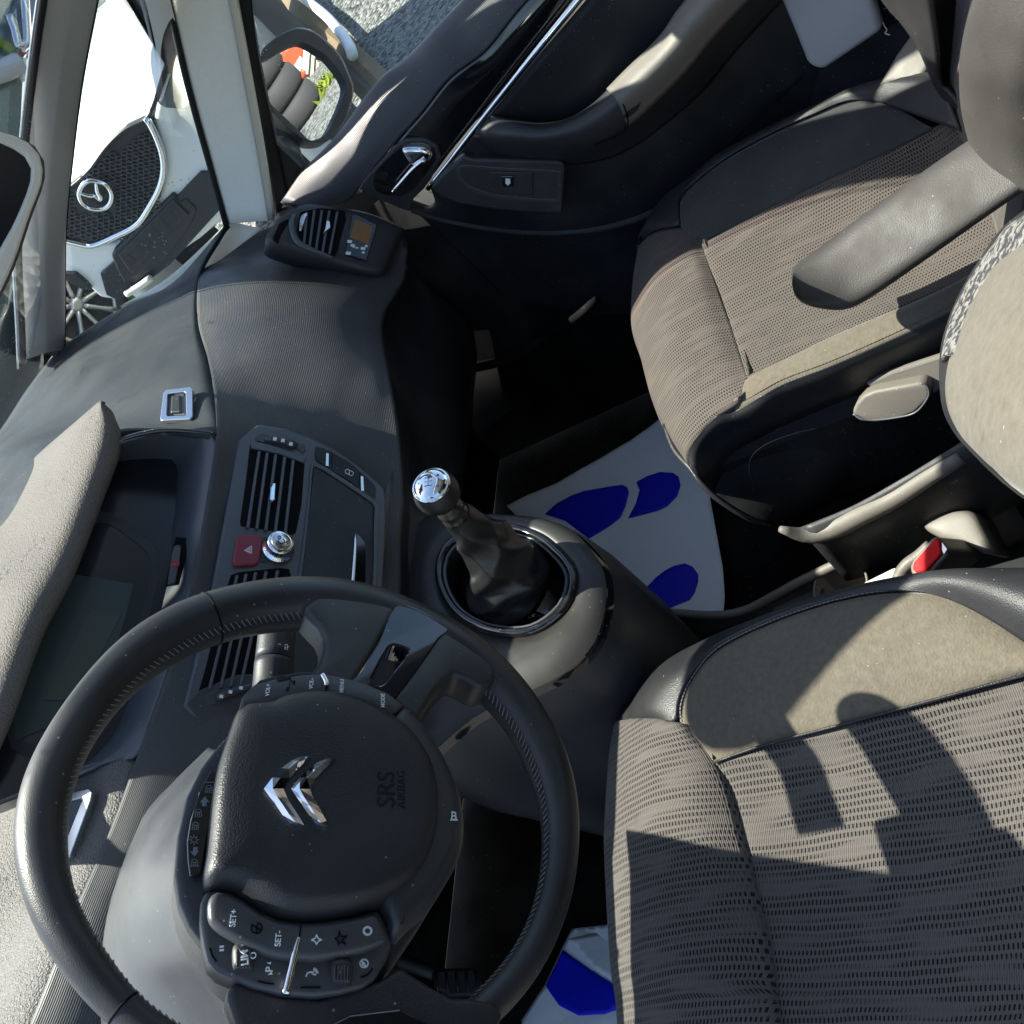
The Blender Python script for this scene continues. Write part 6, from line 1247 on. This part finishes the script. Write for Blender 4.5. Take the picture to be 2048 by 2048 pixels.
base_t = RM(600, 243, z=GZ); dt = (base_t-pm.O).length
tr_ = .33*dt/7.5; tw_ = .20*dt/7.5
for k in range(6):
    t_ = thing('car_tyre', ('lowest', 'second lowest', 'third', 'fourth', 'fifth', 'topmost')[k]+' black tyre of the stack reflected in the door mirror', 'tyre', (base_t.x, base_t.y, GZ+k*tw_), group='tyres stacked behind the car')
    lathe('tyre_carcass', [(tr_*.6, .01), (tr_*.9, .005), (tr_, tw_*.18), (tr_*1.01, tw_*.5), (tr_, tw_*.82), (tr_*.9, tw_*.985), (tr_*.6, tw_*.98)], Vector((base_t.x, base_t.y, GZ+k*tw_)), (0, 0, 1), rubber_t, t_, n=72, flute=.0)
wa, wb = RM(640, 225, z=GZ), RM(560, 105, dist=dt*1.25)
wdir2 = Vector((wb.x-wa.x, wb.y-wa.y, 0)).normalized()
wl = thing('stone_wall', 'low buff stone wall reflected beside the tyre stack', 'wall', (wa.x, wa.y, GZ))
random.seed(5)
perp = Vector((-wdir2.y, wdir2.x, 0))
bs_ = Vector((base_t.x, base_t.y, GZ))
rdir = Vector(((base_t-pm.O).x, (base_t-pm.O).y, 0)).normalized(); rs = Vector((rdir.y, -rdir.x, 0))
for i in range(26):
    for j in range(4):
        o = bs_+rdir*1.6+rs*(-2.6+i*.2)+Vector((0, 0, j*.2))
        w_ = .18; lo_ = o; 
        V8 = [o+rs*a*w_+rdir*b_*.2+Vector((0, 0, c_*.18)) for a in (0, 1) for b_ in (0, 1) for c_ in (0, 1)]
        if i % 1 == 0: mk('coping_stone', V8, [(0, 1, 3, 2), (4, 6, 7, 5), (0, 4, 5, 1), (2, 3, 7, 6), (0, 2, 6, 4), (1, 5, 7, 3)], stone_m, wl, smooth=False, bevel=.03)
oc = RM(598, 128, dist=dt*1.15)
ob = thing('orange_bin', 'bright orange bin with a white label reflected in the door mirror', 'bin', (oc.x, oc.y, oc.z-.4))
ov = (pm.O-oc).normalized(); oN = Vector((ov.x, ov.y, .1)).normalized(); ppo = Pl(oc, oN)
def rq(px, py, h=0):
    p = pm.at((px, py)); d = (p-Vector(C)).normalized(); r = d-mN*2*d.dot(mN); O = ppo.O+oN*h
    return p+r*((O-p).dot(oN)/r.dot(oN))
plate('bin_body', [rq(*p) for p in ((566, 100), (575, 90), (594, 84), (618, 92), (604, 125), (610, 140), (600, 156), (588, 150), (566, 122), (560, 116))], oN, .5, orange_m, ob, bevel=.04, seg=3)
plate('bin_label', [rq(*p, .01) for p in ((588, 132), (600, 112), (612, 124), (600, 146))], oN, .01, white_p, ob, bevel=0)
tube('bin_rim', [rq(*p, .03) for p in ((556, 112), (575, 130), (592, 150), (602, 155), (609, 140))], .035, orange_m, ob, n=8)
fb = thing('timber_pallets', 'weathered pallet timbers beside the orange bin in the mirror', 'pallets', tuple(rq(625, 120)-Vector((0, 0, .3))))
for k in range(9):
    a = (618+k*3, 95+k*5); b_ = (606+k*3.2, 130+k*5.2)
    V4 = [rq(a[0], a[1], .02), rq(b_[0]+8, b_[1]+18, .02)]
    tube('pallet_board', V4, .05, [cream, tray, stone_m][k % 3], fb, n=4, sub=2, smooth=False)
dk = RM(640, 190, z=GZ)
sh = thing('grass_tuft', 'small yellow green tuft growing on the shaded gravel in the mirror', 'grass', tuple(dk), group=None)
V = []; Fs = []
for k in range(160):
    a = Vector((dk.x+random.gauss(0, .13), dk.y+random.gauss(0, .08), GZ)); h = random.uniform(.03, .1); d = Vector((random.uniform(-.08, .08), random.uniform(-.08, .08), h)); s_ = Vector((.02, .01, 0)); q = len(V)
    V += [a-s_, a+s_, a+d]; Fs.append((q, q+1, q+2))
mk('grass_blades', V, Fs, leaf_m, sh, smooth=False)
# moss at the dash edge
ms_ = G(250, 610); V = []; Fs = []
for k in range(700):
    t = random.random(); c_ = G(225+t*110, 640-t*70); a = c_+Vector((random.gauss(0, .10), random.gauss(0, .10), .01)); h = random.uniform(.03, .12); d = Vector((random.uniform(-.06, .06), random.uniform(-.06, .06), h)); s_ = Vector((.02, .012, 0)); q = len(V)
    V += [a-s_, a+s_, a+d]; Fs.append((q, q+1, q+2))
tag(mk('moss', V, Fs, leaf_m, None, smooth=False), 'yellow green moss growing along the gravel edge', 'moss', kind='stuff')
